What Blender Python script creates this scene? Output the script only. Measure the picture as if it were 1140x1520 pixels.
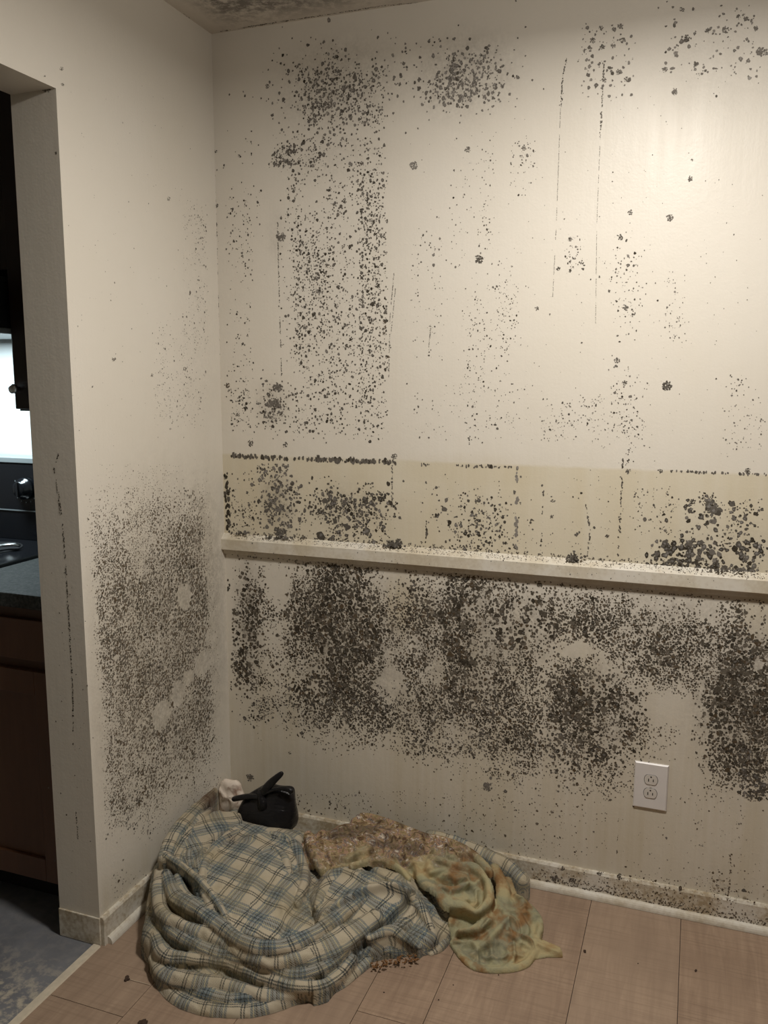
import bpy, bmesh, math, random
import numpy as np
from mathutils import Vector, Matrix

for o in list(bpy.data.objects):
    bpy.data.objects.remove(o, do_unlink=True)
S = bpy.context.scene
COL = S.collection
rng = np.random.default_rng(7)
random.seed(3)

# ------------------------------------------------------------------ camera
F = 1266.95; YAW = .3507; PIT = .1559; ROLL = .0035
CAM = np.array([1.3816, -2.3139, 1.4616])
_fw = np.array([-np.sin(YAW)*np.cos(PIT), np.cos(YAW)*np.cos(PIT), -np.sin(PIT)])
_r = np.array([np.cos(YAW), np.sin(YAW), 0]); _u = np.cross(_r, _fw)
_R = _r*np.cos(ROLL)+_u*np.sin(ROLL); _U = -_r*np.sin(ROLL)+_u*np.cos(ROLL)
cam = bpy.data.cameras.new('camera'); camo = bpy.data.objects.new('camera', cam); COL.objects.link(camo)
cam.sensor_fit = 'VERTICAL'; cam.sensor_height = 24; cam.lens = 24*F/1520; cam.clip_start = .01
M = Matrix(((_R[0], _U[0], -_fw[0], CAM[0]), (_R[1], _U[1], -_fw[1], CAM[1]), (_R[2], _U[2], -_fw[2], CAM[2]), (0, 0, 0, 1)))
camo.matrix_world = M
S.camera = camo

# ------------------------------------------------------------------ world, lamps, exposure
S.view_settings.view_transform = 'Standard'; S.view_settings.look = 'None'
S.view_settings.exposure = 0.24; S.view_settings.gamma = 1.0
S.view_settings.use_curve_mapping = False
W = bpy.data.worlds.new('world'); S.world = W; W.use_nodes = True
W.node_tree.nodes['Background'].inputs[0].default_value = (.5, .5, .55, 1)
W.node_tree.nodes['Background'].inputs[1].default_value = .02
def lamp(name, typ, loc, power, col, **k):
    l = bpy.data.lights.new(name, typ); l.energy = power; l.color = col
    for a, b in k.items(): setattr(l, a, b)
    o = bpy.data.objects.new(name, l); COL.objects.link(o); o.location = loc
    return o
lamp('ceiling_lamp_light', 'AREA', (1.24, -.96, 2.33), 23, (1, .948, .875), shape='DISK', size=.24)
lamp('ceiling_lamp_glow', 'POINT', (1.24, -.96, 2.30), 6.4, (1, .948, .875), shadow_soft_size=.10)
lamp('range_hood_light', 'AREA', (-.80, -.26, 1.575), 5.5, (.80, .95, 1), shape='RECTANGLE', size=.3, size_y=.12)

# ------------------------------------------------------------------ pixel -> place
def at(px, py, x=None, y=None, z=None):
    d = _fw + _R*((px-570)/F) + _U*((760-py)/F)
    if x is not None: t = (x-CAM[0])/d[0]
    elif y is not None: t = (y-CAM[1])/d[1]
    else: t = (z-CAM[2])/d[2]
    return CAM + t*d
def at_n(P, axis, val):
    P = np.asarray(P, float)
    d = _fw[None] + np.outer((P[:, 0]-570)/F, _R) + np.outer((760-P[:, 1])/F, _U)
    t = (val-CAM[axis])/d[:, axis]
    return CAM + d*t[:, None], t

# ------------------------------------------------------------------ materials
def newmat(name):
    m = bpy.data.materials.new(name); m.use_nodes = True
    nt = m.node_tree; b = nt.nodes['Principled BSDF']
    return m, nt, b
class N:
    def __init__(s, nt): s.nt = nt
    def n(s, t, **k):
        q = s.nt.nodes.new(t)
        for a, b in k.items(): setattr(q, a, b)
        return q
    def l(s, a, b): s.nt.links.new(a, b)
    def noise(s, vec, scale, detail=3, rough=.55, dist=0):
        q = s.n('ShaderNodeTexNoise'); q.inputs['Scale'].default_value = scale
        q.inputs['Detail'].default_value = detail; q.inputs['Roughness'].default_value = rough
        q.inputs['Distortion'].default_value = dist
        if vec is not None: s.l(vec, q.inputs['Vector'])
        return q.outputs['Fac']
    def mapping(s, vec, sc=(1, 1, 1), rot=(0, 0, 0), loc=(0, 0, 0)):
        q = s.n('ShaderNodeMapping'); q.inputs['Scale'].default_value = sc
        q.inputs['Rotation'].default_value = rot; q.inputs['Location'].default_value = loc
        s.l(vec, q.inputs['Vector']); return q.outputs[0]
    def ramp(s, fac, stops, interp='LINEAR'):
        q = s.n('ShaderNodeValToRGB'); q.color_ramp.interpolation = interp
        el = q.color_ramp.elements
        while len(el) < len(stops): el.new(.5)
        for e, (p, c) in zip(el, stops):
            e.position = p
            e.color = (c, c, c, 1) if isinstance(c, (int, float)) else (*c, 1)
        s.l(fac, q.inputs[0]); return q.outputs[0]
    def mix(s, fac, a, b, mode='MIX'):
        q = s.n('ShaderNodeMix', data_type='RGBA', blend_type=mode)
        for i, v in ((0, fac), (6, a), (7, b)):
            if isinstance(v, (int, float)): q.inputs[i].default_value = v
            elif isinstance(v, tuple): q.inputs[i].default_value = (*v, 1)
            else: s.l(v, q.inputs[i])
        return q.outputs[2]
    def math(s, op, a, b=0., c=None, clamp=False):
        q = s.n('ShaderNodeMath', operation=op, use_clamp=clamp)
        for i, v in enumerate((a, b) if c is None else (a, b, c)):
            if isinstance(v, (int, float)): q.inputs[i].default_value = v
            else: s.l(v, q.inputs[i])
        return q.outputs[0]
    def attr(s, name):
        q = s.n('ShaderNodeAttribute'); q.attribute_name = name; return q
    def bump(s, h, strength, dist, b):
        q = s.n('ShaderNodeBump'); q.inputs['Strength'].default_value = strength
        q.inputs['Distance'].default_value = dist; s.l(h, q.inputs['Height']); s.l(q.outputs[0], b.inputs['Normal'])

def plain(name, col, rough=.6, metal=0, noise=.0, nscale=30, spec=.5, bump=0):
    m, nt, b = newmat(name); k = N(nt)
    b.inputs['Roughness'].default_value = rough; b.inputs['Metallic'].default_value = metal
    b.inputs['Specular IOR Level'].default_value = spec
    tc = k.n('ShaderNodeTexCoord').outputs['Object']
    nz = k.noise(tc, nscale, 4)
    c = k.mix(nz, tuple(x*(1-noise) for x in col), tuple(min(1, x*(1+noise)) for x in col))
    k.l(c, b.inputs['Base Color'])
    if bump: k.bump(nz, bump, .002, b)
    return m

PAINT = (.735, .695, .62)
def wall_mat(name, seam):
    m, nt, b = newmat(name); k = N(nt)
    pos = k.n('ShaderNodeNewGeometry').outputs['Position']
    st = k.mapping(pos, (9, 9, .9))
    stf = k.mapping(pos, (45, 45, 2.2))
    big = k.noise(pos, 2.5, 3); streak = k.noise(st, 1.6, 4); fine = k.noise(stf, 1.5, 3)
    haze = k.attr('haze').outputs['Fac']; tan = k.attr('tan').outputs['Fac']
    col = k.mix(k.ramp(big, [(.35, 0), (.7, 1)]), PAINT, (.71, .665, .58))
    if seam:
        sep = k.n('ShaderNodeSeparateXYZ'); k.l(pos, sep.inputs[0]); z = sep.outputs['Z']; x = sep.outputs['X']
        mr = k.n('ShaderNodeMapRange'); mr.inputs[1].default_value = 1.2305; mr.inputs[2].default_value = 1.2225
        wob = k.math('ADD', z, k.math('MULTIPLY', k.math('SUBTRACT', k.noise(pos, 14, 3), .5), .012))
        k.l(wob, mr.inputs[0])
        mr2 = k.n('ShaderNodeMapRange'); mr2.inputs[1].default_value = .93; mr2.inputs[2].default_value = .97
        k.l(z, mr2.inputs[0])
        band = k.math('MULTIPLY', mr.outputs[0], mr2.outputs[0])
        tcol = k.mix(k.ramp(streak, [(.3, 0), (.7, 1)]), (.64, .575, .435), (.69, .64, .525))
        col = k.mix(band, col, tcol)
    # ochre moisture staining
    tn = k.math('MULTIPLY', tan, k.ramp(k.math('ADD', k.math('MULTIPLY', streak, .6), k.math('MULTIPLY', fine, .4)), [(.3, .25), (.65, 1.0)]), clamp=True)
    col = k.mix(tn, col, (.50, .415, .245))
    # grey mould film, patchy
    f1 = k.noise(pos, 120, 4, .65); f2 = k.noise(pos, 28, 4, .6)
    hz = k.math('MULTIPLY', haze, k.ramp(k.math('ADD', k.math('MULTIPLY', f1, .5), k.math('MULTIPLY', f2, .5)), [(.38, .12), (.62, 1)]), clamp=True)
    col = k.mix(hz, col, (.16, .135, .105))
    k.l(col, b.inputs['Base Color'])
    b.inputs['Specular IOR Level'].default_value = .30; rr = k.ramp(streak, [(.3, .34), (.7, .47)]); rr2 = k.math('ADD', rr, k.math('MULTIPLY', haze, .4)); k.l(rr2, b.inputs['Roughness'])
    hsum = k.math('ADD', k.math('MULTIPLY', k.noise(pos, 170, 3), .45), k.math('ADD', k.math('MULTIPLY', fine, .5), k.math('MULTIPLY', k.noise(pos, 40, 2), .6)))
    k.bump(hsum, .30, .0022, b)
    return m
M_WALL = wall_mat('wall_paint_seamed', True)
M_WALL2 = wall_mat('wall_paint', False)

def trim_mat(name, dirt):
    m, nt, b = newmat(name); k = N(nt)
    pos = k.n('ShaderNodeNewGeometry').outputs['Position']
    n1 = k.noise(pos, 9, 4); n2 = k.noise(pos, 90, 4)
    c = k.mix(k.ramp(n1, [(.35, 0), (.65, 1)]), (.70, .665, .59), (.63, .575, .46))
    dd = k.math('MULTIPLY', k.ramp(k.math('ADD', k.math('MULTIPLY', n1, .5), k.math('MULTIPLY', n2, .5)), [(.45, 0), (.62, 1)]), dirt)
    c = k.mix(dd, c, (.33, .24, .13))
    k.l(c, b.inputs['Base Color']); b.inputs['Roughness'].default_value = .5
    k.bump(n2, .15, .001, b)
    return m
M_TRIM = trim_mat('chair_rail_paint', .25)
M_BASE = trim_mat('baseboard_paint', .75)
M_SHOE = trim_mat('shoe_moulding_paint', .35)

def ceiling_mat():
    m, nt, b = newmat('ceiling_paint'); k = N(nt)
    pos = k.n('ShaderNodeNewGeometry').outputs['Position']
    haze = k.attr('haze').outputs['Fac']
    n = k.math('ADD', k.math('MULTIPLY', k.noise(pos, 45, 5, .7), .6), k.math('MULTIPLY', k.noise(pos, 9, 3), .4))
    h = k.math('MULTIPLY', haze, k.ramp(n, [(.42, .15), (.56, 1)]), clamp=True)
    k.l(k.mix(h, (.66, .62, .56), (.13, .12, .11)), b.inputs['Base Color'])
    b.inputs['Roughness'].default_value = .8
    k.bump(k.noise(pos, 160, 3), .4, .003, b)
    return m
M_CEIL = ceiling_mat()

def mould_mat():
    m, nt, b = newmat('mould'); k = N(nt)
    c = k.attr('col').outputs['Color']
    pos = k.n('ShaderNodeNewGeometry').outputs['Position']
    n = k.noise(pos, 700, 2)
    k.l(k.mix(k.ramp(n, [(.4, 0), (.75, .28)]), c, (.26, .23, .19)), b.inputs['Base Color'])
    b.inputs['Roughness'].default_value = .95; b.inputs['Specular IOR Level'].default_value = .1
    return m
M_MOULD = mould_mat()

def plank_mat():
    m, nt, b = newmat('vinyl_plank'); k = N(nt)
    pos = k.n('ShaderNodeNewGeometry').outputs['Position']
    oi = k.n('ShaderNodeObjectInfo').outputs['Random']
    off = k.n('ShaderNodeCombineXYZ'); k.l(k.math('MULTIPLY', oi, 7.), off.inputs[0]); k.l(k.math('MULTIPLY', oi, 13.), off.inputs[1])
    ad = k.n('ShaderNodeVectorMath', operation='ADD'); k.l(pos, ad.inputs[0]); k.l(off.outputs[0], ad.inputs[1]); p = ad.outputs[0]
    grain = k.noise(k.mapping(p, (34, 3, 1)), 1.4, 5, .6, .8)
    saw = k.noise(k.mapping(p, (5, 160, 1)), 1.0, 3, .6)
    big = k.noise(p, 5, 4)
    c = k.mix(k.ramp(grain, [(.3, 0), (.7, 1)]), (.27, .185, .128), (.40, .285, .20))
    c = k.mix(k.math('MULTIPLY', k.ramp(saw, [(.48, 0), (.7, 1)]), .6), c, (.20, .135, .092))
    c = k.mix(k.math('MULTIPLY', k.ramp(big, [(.42, 0), (.75, 1)]), .55), c, (.215, .145, .10))
    c = k.mix(k.math('MULTIPLY', oi, .30), c, (.41, .315, .235))
    k.l(c, b.inputs['Base Color']); b.inputs['Roughness'].default_value = .55
    k.bump(k.math('ADD', grain, k.math('MULTIPLY', saw, .5)), .12, .0015, b)
    return m
M_PLANK = plank_mat()
M_SUB = plain('floor_joint_dark', (.045, .032, .024), .9)

def kfloor_mat():
    m, nt, b = newmat('kitchen_vinyl'); k = N(nt)
    pos = k.n('ShaderNodeNewGeometry').outputs['Position']
    sep = k.n('ShaderNodeSeparateXYZ'); k.l(pos, sep.inputs[0])
    d = k.noise(pos, 36, 5, .65); e = k.noise(pos, 7, 3)
    mr = k.n('ShaderNodeMapRange'); mr.inputs[1].default_value = -.74; mr.inputs[2].default_value = -.90
    k.l(sep.outputs['Y'], mr.inputs[0])
    c = k.mix(k.ramp(e, [(.35, 0), (.65, 1)]), (.12, .125, .14), (.19, .195, .21))
    dust = k.math('MULTIPLY', k.ramp(d, [(.46, 0), (.60, 1)]), k.math('ADD', k.math('MULTIPLY', mr.outputs[0], .8), .08), clamp=True)
    c = k.mix(dust, c, (.50, .45, .36))
    k.l(c, b.inputs['Base Color']); b.inputs['Roughness'].default_value = .6
    return m
M_KFLOOR = kfloor_mat()

def plaid_mat():
    m, nt, b = newmat('plaid_fleece'); k = N(nt)
    uv = k.n('ShaderNodeUVMap'); uv.uv_map = 'UVMap'
    pos = k.n('ShaderNodeNewGeometry').outputs['Position']
    wob = k.n('ShaderNodeTexNoise'); wob.inputs['Scale'].default_value = 11; k.l(pos, wob.inputs['Vector'])
    sub = k.n('ShaderNodeVectorMath', operation='SUBTRACT'); k.l(wob.outputs['Color'], sub.inputs[0]); sub.inputs[1].default_value = (.5, .5, .5)
    sc = k.n('ShaderNodeVectorMath', operation='SCALE'); k.l(sub.outputs[0], sc.inputs[0]); sc.inputs['Scale'].default_value = .010
    wob2 = k.n('ShaderNodeTexNoise'); wob2.inputs['Scale'].default_value = 420; k.l(pos, wob2.inputs['Vector'])
    sub2 = k.n('ShaderNodeVectorMath', operation='SUBTRACT'); k.l(wob2.outputs['Color'], sub2.inputs[0]); sub2.inputs[1].default_value = (.5, .5, .5)
    sc2 = k.n('ShaderNodeVectorMath', operation='SCALE'); k.l(sub2.outputs[0], sc2.inputs[0]); sc2.inputs['Scale'].default_value = .0022
    a1 = k.n('ShaderNodeVectorMath', operation='ADD'); k.l(uv.outputs[0], a1.inputs[0]); k.l(sc.outputs[0], a1.inputs[1])
    a2 = k.n('ShaderNodeVectorMath', operation='ADD'); k.l(a1.outputs[0], a2.inputs[0]); k.l(sc2.outputs[0], a2.inputs[1])
    sep = k.n('ShaderNodeSeparateXYZ'); k.l(a2.outputs[0], sep.inputs[0])
    CR = (.50, .44, .33); BL = (.115, .155, .178); NV = (.012, .024, .032); YL = (.47, .43, .25); GB = (.26, .30, .31)
    stops = [(0, CR), (.13, CR), (.132, NV), (.168, NV), (.172, CR), (.20, CR), (.204, NV), (.24, NV), (.244, CR),
             (.37, CR), (.375, BL), (.43, BL), (.435, YL), (.455, YL), (.46, BL), (.50, BL), (.505, NV), (.53, NV), (.535, BL), (.60, GB),
             (.605, NV), (.63, NV), (.635, BL), (.70, BL), (.705, YL), (.725, YL), (.73, BL), (.79, BL), (.80, CR), (1, CR)]
    def stripes(c, period, off):
        f = k.math('FRACT', k.math('ADD', k.math('DIVIDE', c, period), off))
        return k.ramp(f, stops)
    cx = stripes(sep.outputs['X'], .092, .1); cy = stripes(sep.outputs['Y'], .092, .45)
    wv = k.n('ShaderNodeMath', operation='SINE'); k.l(k.math('MULTIPLY', k.math('ADD', sep.outputs['X'], sep.outputs['Y']), 1150.), wv.inputs[0])
    c = k.mix(k.math('ADD', k.math('MULTIPLY', wv.outputs[0], .42), .5), cx, cy)
    c2 = k.mix(1., cx, cy, 'DARKEN')
    c = k.mix(.40, c, c2)
    # twill ribs
    tw = k.n('ShaderNodeMath', operation='SINE')
    k.l(k.math('MULTIPLY', k.math('ADD', sep.outputs['X'], sep.outputs['Y']), 1500.), tw.inputs[0])
    c = k.mix(k.math('MULTIPLY', k.math('ADD', tw.outputs[0], 1), .05), c, (.50, .45, .36))
    fz = k.noise(pos, 260, 3, .7); dirt = k.noise(pos, 9, 4, .6)
    c = k.mix(k.math('MULTIPLY', k.ramp(fz, [(.45, 0), (.8, 1)]), .28), c, (.52, .47, .37))
    c = k.mix(k.math('MULTIPLY', k.ramp(dirt, [(.45, 0), (.72, 1)]), .55), c, (.36, .29, .16), 'MIX')
    st = k.attr('stain').outputs['Fac']
    c = k.mix(k.math('MULTIPLY', st, k.ramp(k.noise(pos, 30, 4), [(.3, .5), (.6, 1)]), clamp=True), c, (.11, .065, .04))
    k.l(c, b.inputs['Base Color']); b.inputs['Roughness'].default_value = .95
    b.inputs['Specular IOR Level'].default_value = .1
    b.inputs['Sheen Weight'].default_value = .08
    k.bump(k.math('ADD', fz, k.math('MULTIPLY', tw.outputs[0], .15)), .55, .0035, b)
    return m
M_PLAID = plaid_mat()

def towel_mat():
    m, nt, b = newmat('mouldy_towel'); k = N(nt)
    pos = k.n('ShaderNodeNewGeometry').outputs['Position']
    n1 = k.noise(pos, 8, 4, .6, .6); n2 = k.noise(k.mapping(pos, loc=(3, 1, 5)), 14, 4, .6); n3 = k.noise(pos, 70, 4, .7); n4 = k.noise(pos, 42, 5, .65, .6)
    ol = k.ramp(n1, [(.30, (.34, .22, .10)), (.42, (.43, .36, .20)), (.52, (.345, .325, .20)), (.62, (.235, .225, .155)), (.74, (.46, .385, .22))])
    ol = k.mix(k.math('MULTIPLY', k.ramp(n2, [(.50, 0), (.64, 1)]), .85), ol, (.25, .125, .045))
    cr = k.ramp(n4, [(.30, (.04, .03, .025)), (.40, (.15, .085, .05)), (.48, (.30, .235, .12)), (.54, (.40, .245, .17)), (.58, (.10, .08, .075)), (.66, (.60, .52, .42))])
    cr = k.mix(k.ramp(n3, [(.57, 0), (.65, .9)]), cr, (.60, .54, .46))
    cr = k.mix(k.math('MULTIPLY', k.ramp(n2, [(.48, 0), (.62, 1)]), .6), cr, (.055, .045, .038))
    c = k.mix(k.attr('stain').outputs['Fac'], ol, cr)
    k.l(c, b.inputs['Base Color']); b.inputs['Roughness'].default_value = .92
    b.inputs['Specular IOR Level'].default_value = .15
    k.bump(k.math('ADD', n3, k.noise(pos, 240, 2)), .4, .003, b)
    return m
M_TOWEL = towel_mat()

def wood_mat(name, c1, c2):
    m, nt, b = newmat(name); k = N(nt)
    tc = k.n('ShaderNodeTexCoord').outputs['Object']
    g = k.noise(k.mapping(tc, (30, 30, 2.5)), 1.6, 5, .6, .5)
    k.l(k.mix(g, c1, c2), b.inputs['Base Color']); b.inputs['Roughness'].default_value = .4
    return m
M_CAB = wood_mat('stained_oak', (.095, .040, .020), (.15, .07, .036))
M_CABD = wood_mat('darker_oak', (.016, .008, .006), (.03, .016, .012))  # same oak grain in a much darker tone, for the upper cabinets
M_TOE = plain('toe_kick_shaded', (.012, .010, .009), .8)  # near-black colour carries the shade of the recess under the cabinet
M_BLACK = plain('black_enamel', (.012, .013, .016), .18, spec=.5)
M_BLACKM = plain('black_matte', (.014, .014, .016), .55)
M_CHROME = plain('brushed_metal', (.62, .62, .62), .3, 1.0)
M_SPLASH = plain('white_backsplash', (.74, .78, .78), .35, noise=.03)
M_GREYTRIM = plain('grey_metal_edge', (.30, .33, .34), .35)
M_PLATE = plain('outlet_plastic', (.74, .71, .69), .35, noise=.02)
M_PLATE2 = plain('outlet_face_plastic', (.66, .62, .57), .4, noise=.02)
M_SLOT = plain('slot_dark', (.02, .017, .015), .7)
M_THRESH = plain('threshold_vinyl', (.62, .55, .43), .55, noise=.2, nscale=60)
M_CLOTH = None
def counter_mat():
    m, nt, b = newmat('speckled_counter'); k = N(nt)
    tc = k.n('ShaderNodeTexCoord').outputs['Object']
    k.l(k.ramp(k.noise(tc, 120, 5, .7), [(.35, (.01, .012, .012)), (.5, (.032, .036, .035)), (.65, (.075, .075, .07))]), b.inputs['Base Color'])
    b.inputs['Roughness'].default_value = .75
    return m
M_COUNTER = counter_mat()
def bag_mat():
    m, nt, b = newmat('black_plastic_film'); k = N(nt)
    tc = k.n('ShaderNodeTexCoord').outputs['Object']
    b.inputs['Base Color'].default_value = (.011, .0105, .012, 1); b.inputs['Roughness'].default_value = .28
    b.inputs['Specular IOR Level'].default_value = .35
    k.bump(k.noise(k.mapping(tc, (1, 1, 2.2)), 26, 4, .55, .6), .5, .010, b)
    return m
M_BAG = bag_mat()
def rag_mat():
    m, nt, b = newmat('stained_white_cloth'); k = N(nt)
    pos = k.n('ShaderNodeNewGeometry').outputs['Position']
    c = k.mix(k.ramp(k.noise(pos, 30, 4, .6, .6), [(.50, 0), (.68, .9)]), (.80, .70, .60), (.34, .20, .14))
    k.l(c, b.inputs['Base Color']); b.inputs['Roughness'].default_value = .9
    k.bump(k.noise(pos, 200, 3), .3, .002, b)
    return m
M_RAG = rag_mat()
M_DEBRIS = plain('dark_debris', (.05, .028, .018), .9, noise=.5, nscale=300)
M_DEBRIS2 = plain('leaf_litter', (.16, .075, .025), .9, noise=.5, nscale=300)

# ------------------------------------------------------------------ mesh helpers
def link(o, parent=None):
    COL.objects.link(o)
    if parent is not None: o.parent = parent
    return o
def mesh_obj(name, verts, faces, mat, parent=None, smooth=False):
    me = bpy.data.meshes.new(name)
    me.from_pydata([tuple(map(float, v)) for v in verts], [], [tuple(int(i) for i in f) for f in faces]); me.update()
    if mat: me.materials.append(mat)
    if smooth: me.polygons.foreach_set('use_smooth', [True]*len(me.polygons))
    return link(bpy.data.objects.new(name, me), parent)
class MB:
    def __init__(s): s.bm = bmesh.new()
    def box(s, a, b, bevel=0):
        a = Vector(a); b = Vector(b)
        r = bmesh.ops.create_cube(s.bm, size=1); vs = r['verts']
        for v in vs:
            v.co = Vector([(a[i]+b[i])/2 + v.co[i]*(b[i]-a[i]) for i in range(3)])
        if bevel:
            es = list({e for v in vs for e in v.link_edges})
            bmesh.ops.bevel(s.bm, geom=es, offset=bevel, segments=2, affect='EDGES', profile=.6)
        return s
    def prism(s, prof, axis, a, b):
        # prof: closed 2-D outline; axis 0 -> (a..b along x, prof = (y,z)); axis 1 -> prof = (x,z); axis 2 -> prof = (x,y)
        def P(t, q): return (t, q[0], q[1]) if axis == 0 else (q[0], t, q[1]) if axis == 1 else (q[0], q[1], t)
        A = [s.bm.verts.new(P(a, q)) for q in prof]; B = [s.bm.verts.new(P(b, q)) for q in prof]
        n = len(prof)
        for i in range(n): s.bm.faces.new((A[i], A[(i+1) % n], B[(i+1) % n], B[i]))
        s.bm.faces.new(A[::-1]); s.bm.faces.new(B)
        return s
    def tube(s, pts, radii, seg=10, cap=True):
        pts = [Vector(p) for p in pts]; rings = []
        up = Vector((0, 0, 1))
        for i, p in enumerate(pts):
            t = (pts[min(i+1, len(pts)-1)] - pts[max(i-1, 0)]).normalized()
            a = t.cross(up if abs(t.z) < .95 else Vector((1, 0, 0))).normalized(); b = t.cross(a).normalized()
            r = radii[i]; r = r if isinstance(r, tuple) else (r, r)
            rings.append([s.bm.verts.new(p + a*math.cos(2*math.pi*j/seg)*r[0] + b*math.sin(2*math.pi*j/seg)*r[1]) for j in range(seg)])
        for A, B in zip(rings, rings[1:]):
            for j in range(seg): s.bm.faces.new((A[j], A[(j+1) % seg], B[(j+1) % seg], B[j]))
        if cap: s.bm.faces.new(rings[0][::-1]); s.bm.faces.new(rings[-1])
        return s
    def build(s, name, mat, parent=None, smooth=False):
        bmesh.ops.recalc_face_normals(s.bm, faces=s.bm.faces)
        me = bpy.data.meshes.new(name); s.bm.to_mesh(me); s.bm.free()
        if mat: me.materials.append(mat)
        if smooth: me.polygons.foreach_set('use_smooth', [True]*len(me.polygons))
        return link(bpy.data.objects.new(name, me), parent)
def tag(o, label, cat, group=None):
    o['label'] = label; o['category'] = cat
    if group: o['group'] = group
    return o
def struct(o): o['kind'] = 'structure'; return o
def stuff(o, label=None):
    o['kind'] = 'stuff'
    if label: o['label'] = label
    return o
def empty(name, loc):
    o = bpy.data.objects.new(name, None); o.location = loc; o.empty_display_size = .05
    return link(o)
def under(o, root):
    o.parent = root; o.matrix_parent_inverse = Matrix.Translation(-Vector(root.location)); return o
def vnoise(x, y, seed=0):
    x = np.asarray(x, float); y = np.asarray(y, float)
    xi = np.floor(x).astype(np.int64); yi = np.floor(y).astype(np.int64); fx = x-xi; fy = y-yi
    fx = fx*fx*(3-2*fx); fy = fy*fy*(3-2*fy)
    def h(a, b):
        n = (a*374761393 + b*668265263 + seed*974634777) & 0xffffffff
        n = ((n ^ (n >> 13))*1274126177) & 0xffffffff
        return ((n ^ (n >> 16)) & 0xffff)/65535.
    return (h(xi, yi)*(1-fx)+h(xi+1, yi)*fx)*(1-fy) + (h(xi, yi+1)*(1-fx)+h(xi+1, yi+1)*fx)*fy
def fbm(x, y, seed=0): return (vnoise(x, y, seed)+.5*vnoise(x*2.1, y*2.1, seed+1)+.25*vnoise(x*4.3, y*4.3, seed+2))/1.75

# ------------------------------------------------------------------ room shell
H = 2.44; LJ = .669; TJ = .128; HZ = 2.0946; DOORY = -1.50; XR = 4.6; YF = -6.5
def grid_patch(V, Fc, o, u, v, nu, nv):
    b = len(V); o = np.array(o, float); u = np.array(u, float); v = np.array(v, float)
    for j in range(nv+1):
        for i in range(nu+1): V.append(o+u*i/nu+v*j/nv)
    for j in range(nv):
        for i in range(nu):
            a = b+j*(nu+1)+i; Fc.append((a, a+1, a+nu+2, a+nu+1))
def add_attr(o, name, vals):
    at_ = o.data.attributes.new(name, 'FLOAT', 'POINT'); at_.data.foreach_set('value', np.asarray(vals, np.float32))
def soft(v, a, b): 
    t = np.clip((v-a)/(b-a), 0, 1); return t*t*(3-2*t)
def blob(x, z, cx, cz, rx, rz): 
    d = ((x-cx)/rx)**2+((z-cz)/rz)**2
    return np.exp(-d**1.5)
def W2(px, py): p = at(px, py, y=0); return p[0], p[2]
def WL(px, py): p = at(px, py, x=0); return p[1], p[2]

# wall_back
V = []; Fc = []
grid_patch(V, Fc, (0, 0, 0), (2.0, 0, 0), (0, 0, H), 100, 122)
grid_patch(V, Fc, (2.0, 0, 0), (XR-2.0, 0, 0), (0, 0, H), 4, 4)
wall_back = struct(mesh_obj('wall_back', V, Fc, M_WALL))
P = np.array(V); X = P[:, 0]; Z = P[:, 2]
hz = np.zeros(len(P)); tn = np.zeros(len(P))
for (px, py, rx, rz, a) in [(500, 125, 95, 65, .38), (690, 110, 75, 55, .42), (495, 230, 90, 40, .16), (405, 600, 30, 35, .40), (410, 350, 16, 40, .2), (500, 450, 80, 160, .07),
                            (412, 745, 32, 48, .55), (520, 755, 70, 40, .30), (1080, 110, 90, 60, .10), (700, 760, 60, 40, .10), (1090, 810, 90, 40, .16),
                            (370, 925, 24, 105, .75), (500, 940, 85, 125, .80), (560, 960, 60, 110, .6), (690, 950, 110, 110, .72), (640, 1040, 90, 60, .5), (770, 930, 70, 70, .55),
                            (880, 1050, 75, 85, .55), (870, 900, 70, 40, .30), (990, 930, 120, 60, .42), (1110, 1040, 70, 115, .85), (1010, 980, 70, 50, .5), (720, 1090, 150, 40, .28), (450, 1060, 80, 30, .25)]:
    cx, cz = W2(px, py); s = .00182
    hz = np.maximum(hz, a*blob(X, Z, cx, cz, rx*s, rz*s))
for (px, py, rx, rz, a) in [(600, 900, 60, 60, .65), (760, 1000, 220, 120, .38), (520, 960, 160, 130, .3), (1130, 900, 40, 60, .5), (640, 800, 180, 90, .25), (760, 1220, 180, 70, .45), (520, 1200, 90, 40, .35),
                            (1080, 1290, 45, 60, .55), (900, 1250, 250, 80, .45), (1100, 1200, 150, 120, .35), (700, 700, 150, 30, .3), (1000, 1120, 200, 60, .35), (430, 1190, 60, 40, .3), (470, 930, 40, 60, .2)]:
    cx, cz = W2(px, py); s = .00182
    tn = np.maximum(tn, a*blob(X, Z, cx, cz, rx*s, rz*s))
tn = np.maximum(tn, .42*(1-soft(Z, .30, .95))); tn = np.maximum(tn, .10*(1-soft(Z, 1.0, 2.0)))
add_attr(wall_back, 'haze', hz); add_attr(wall_back, 'tan', tn)

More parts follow.
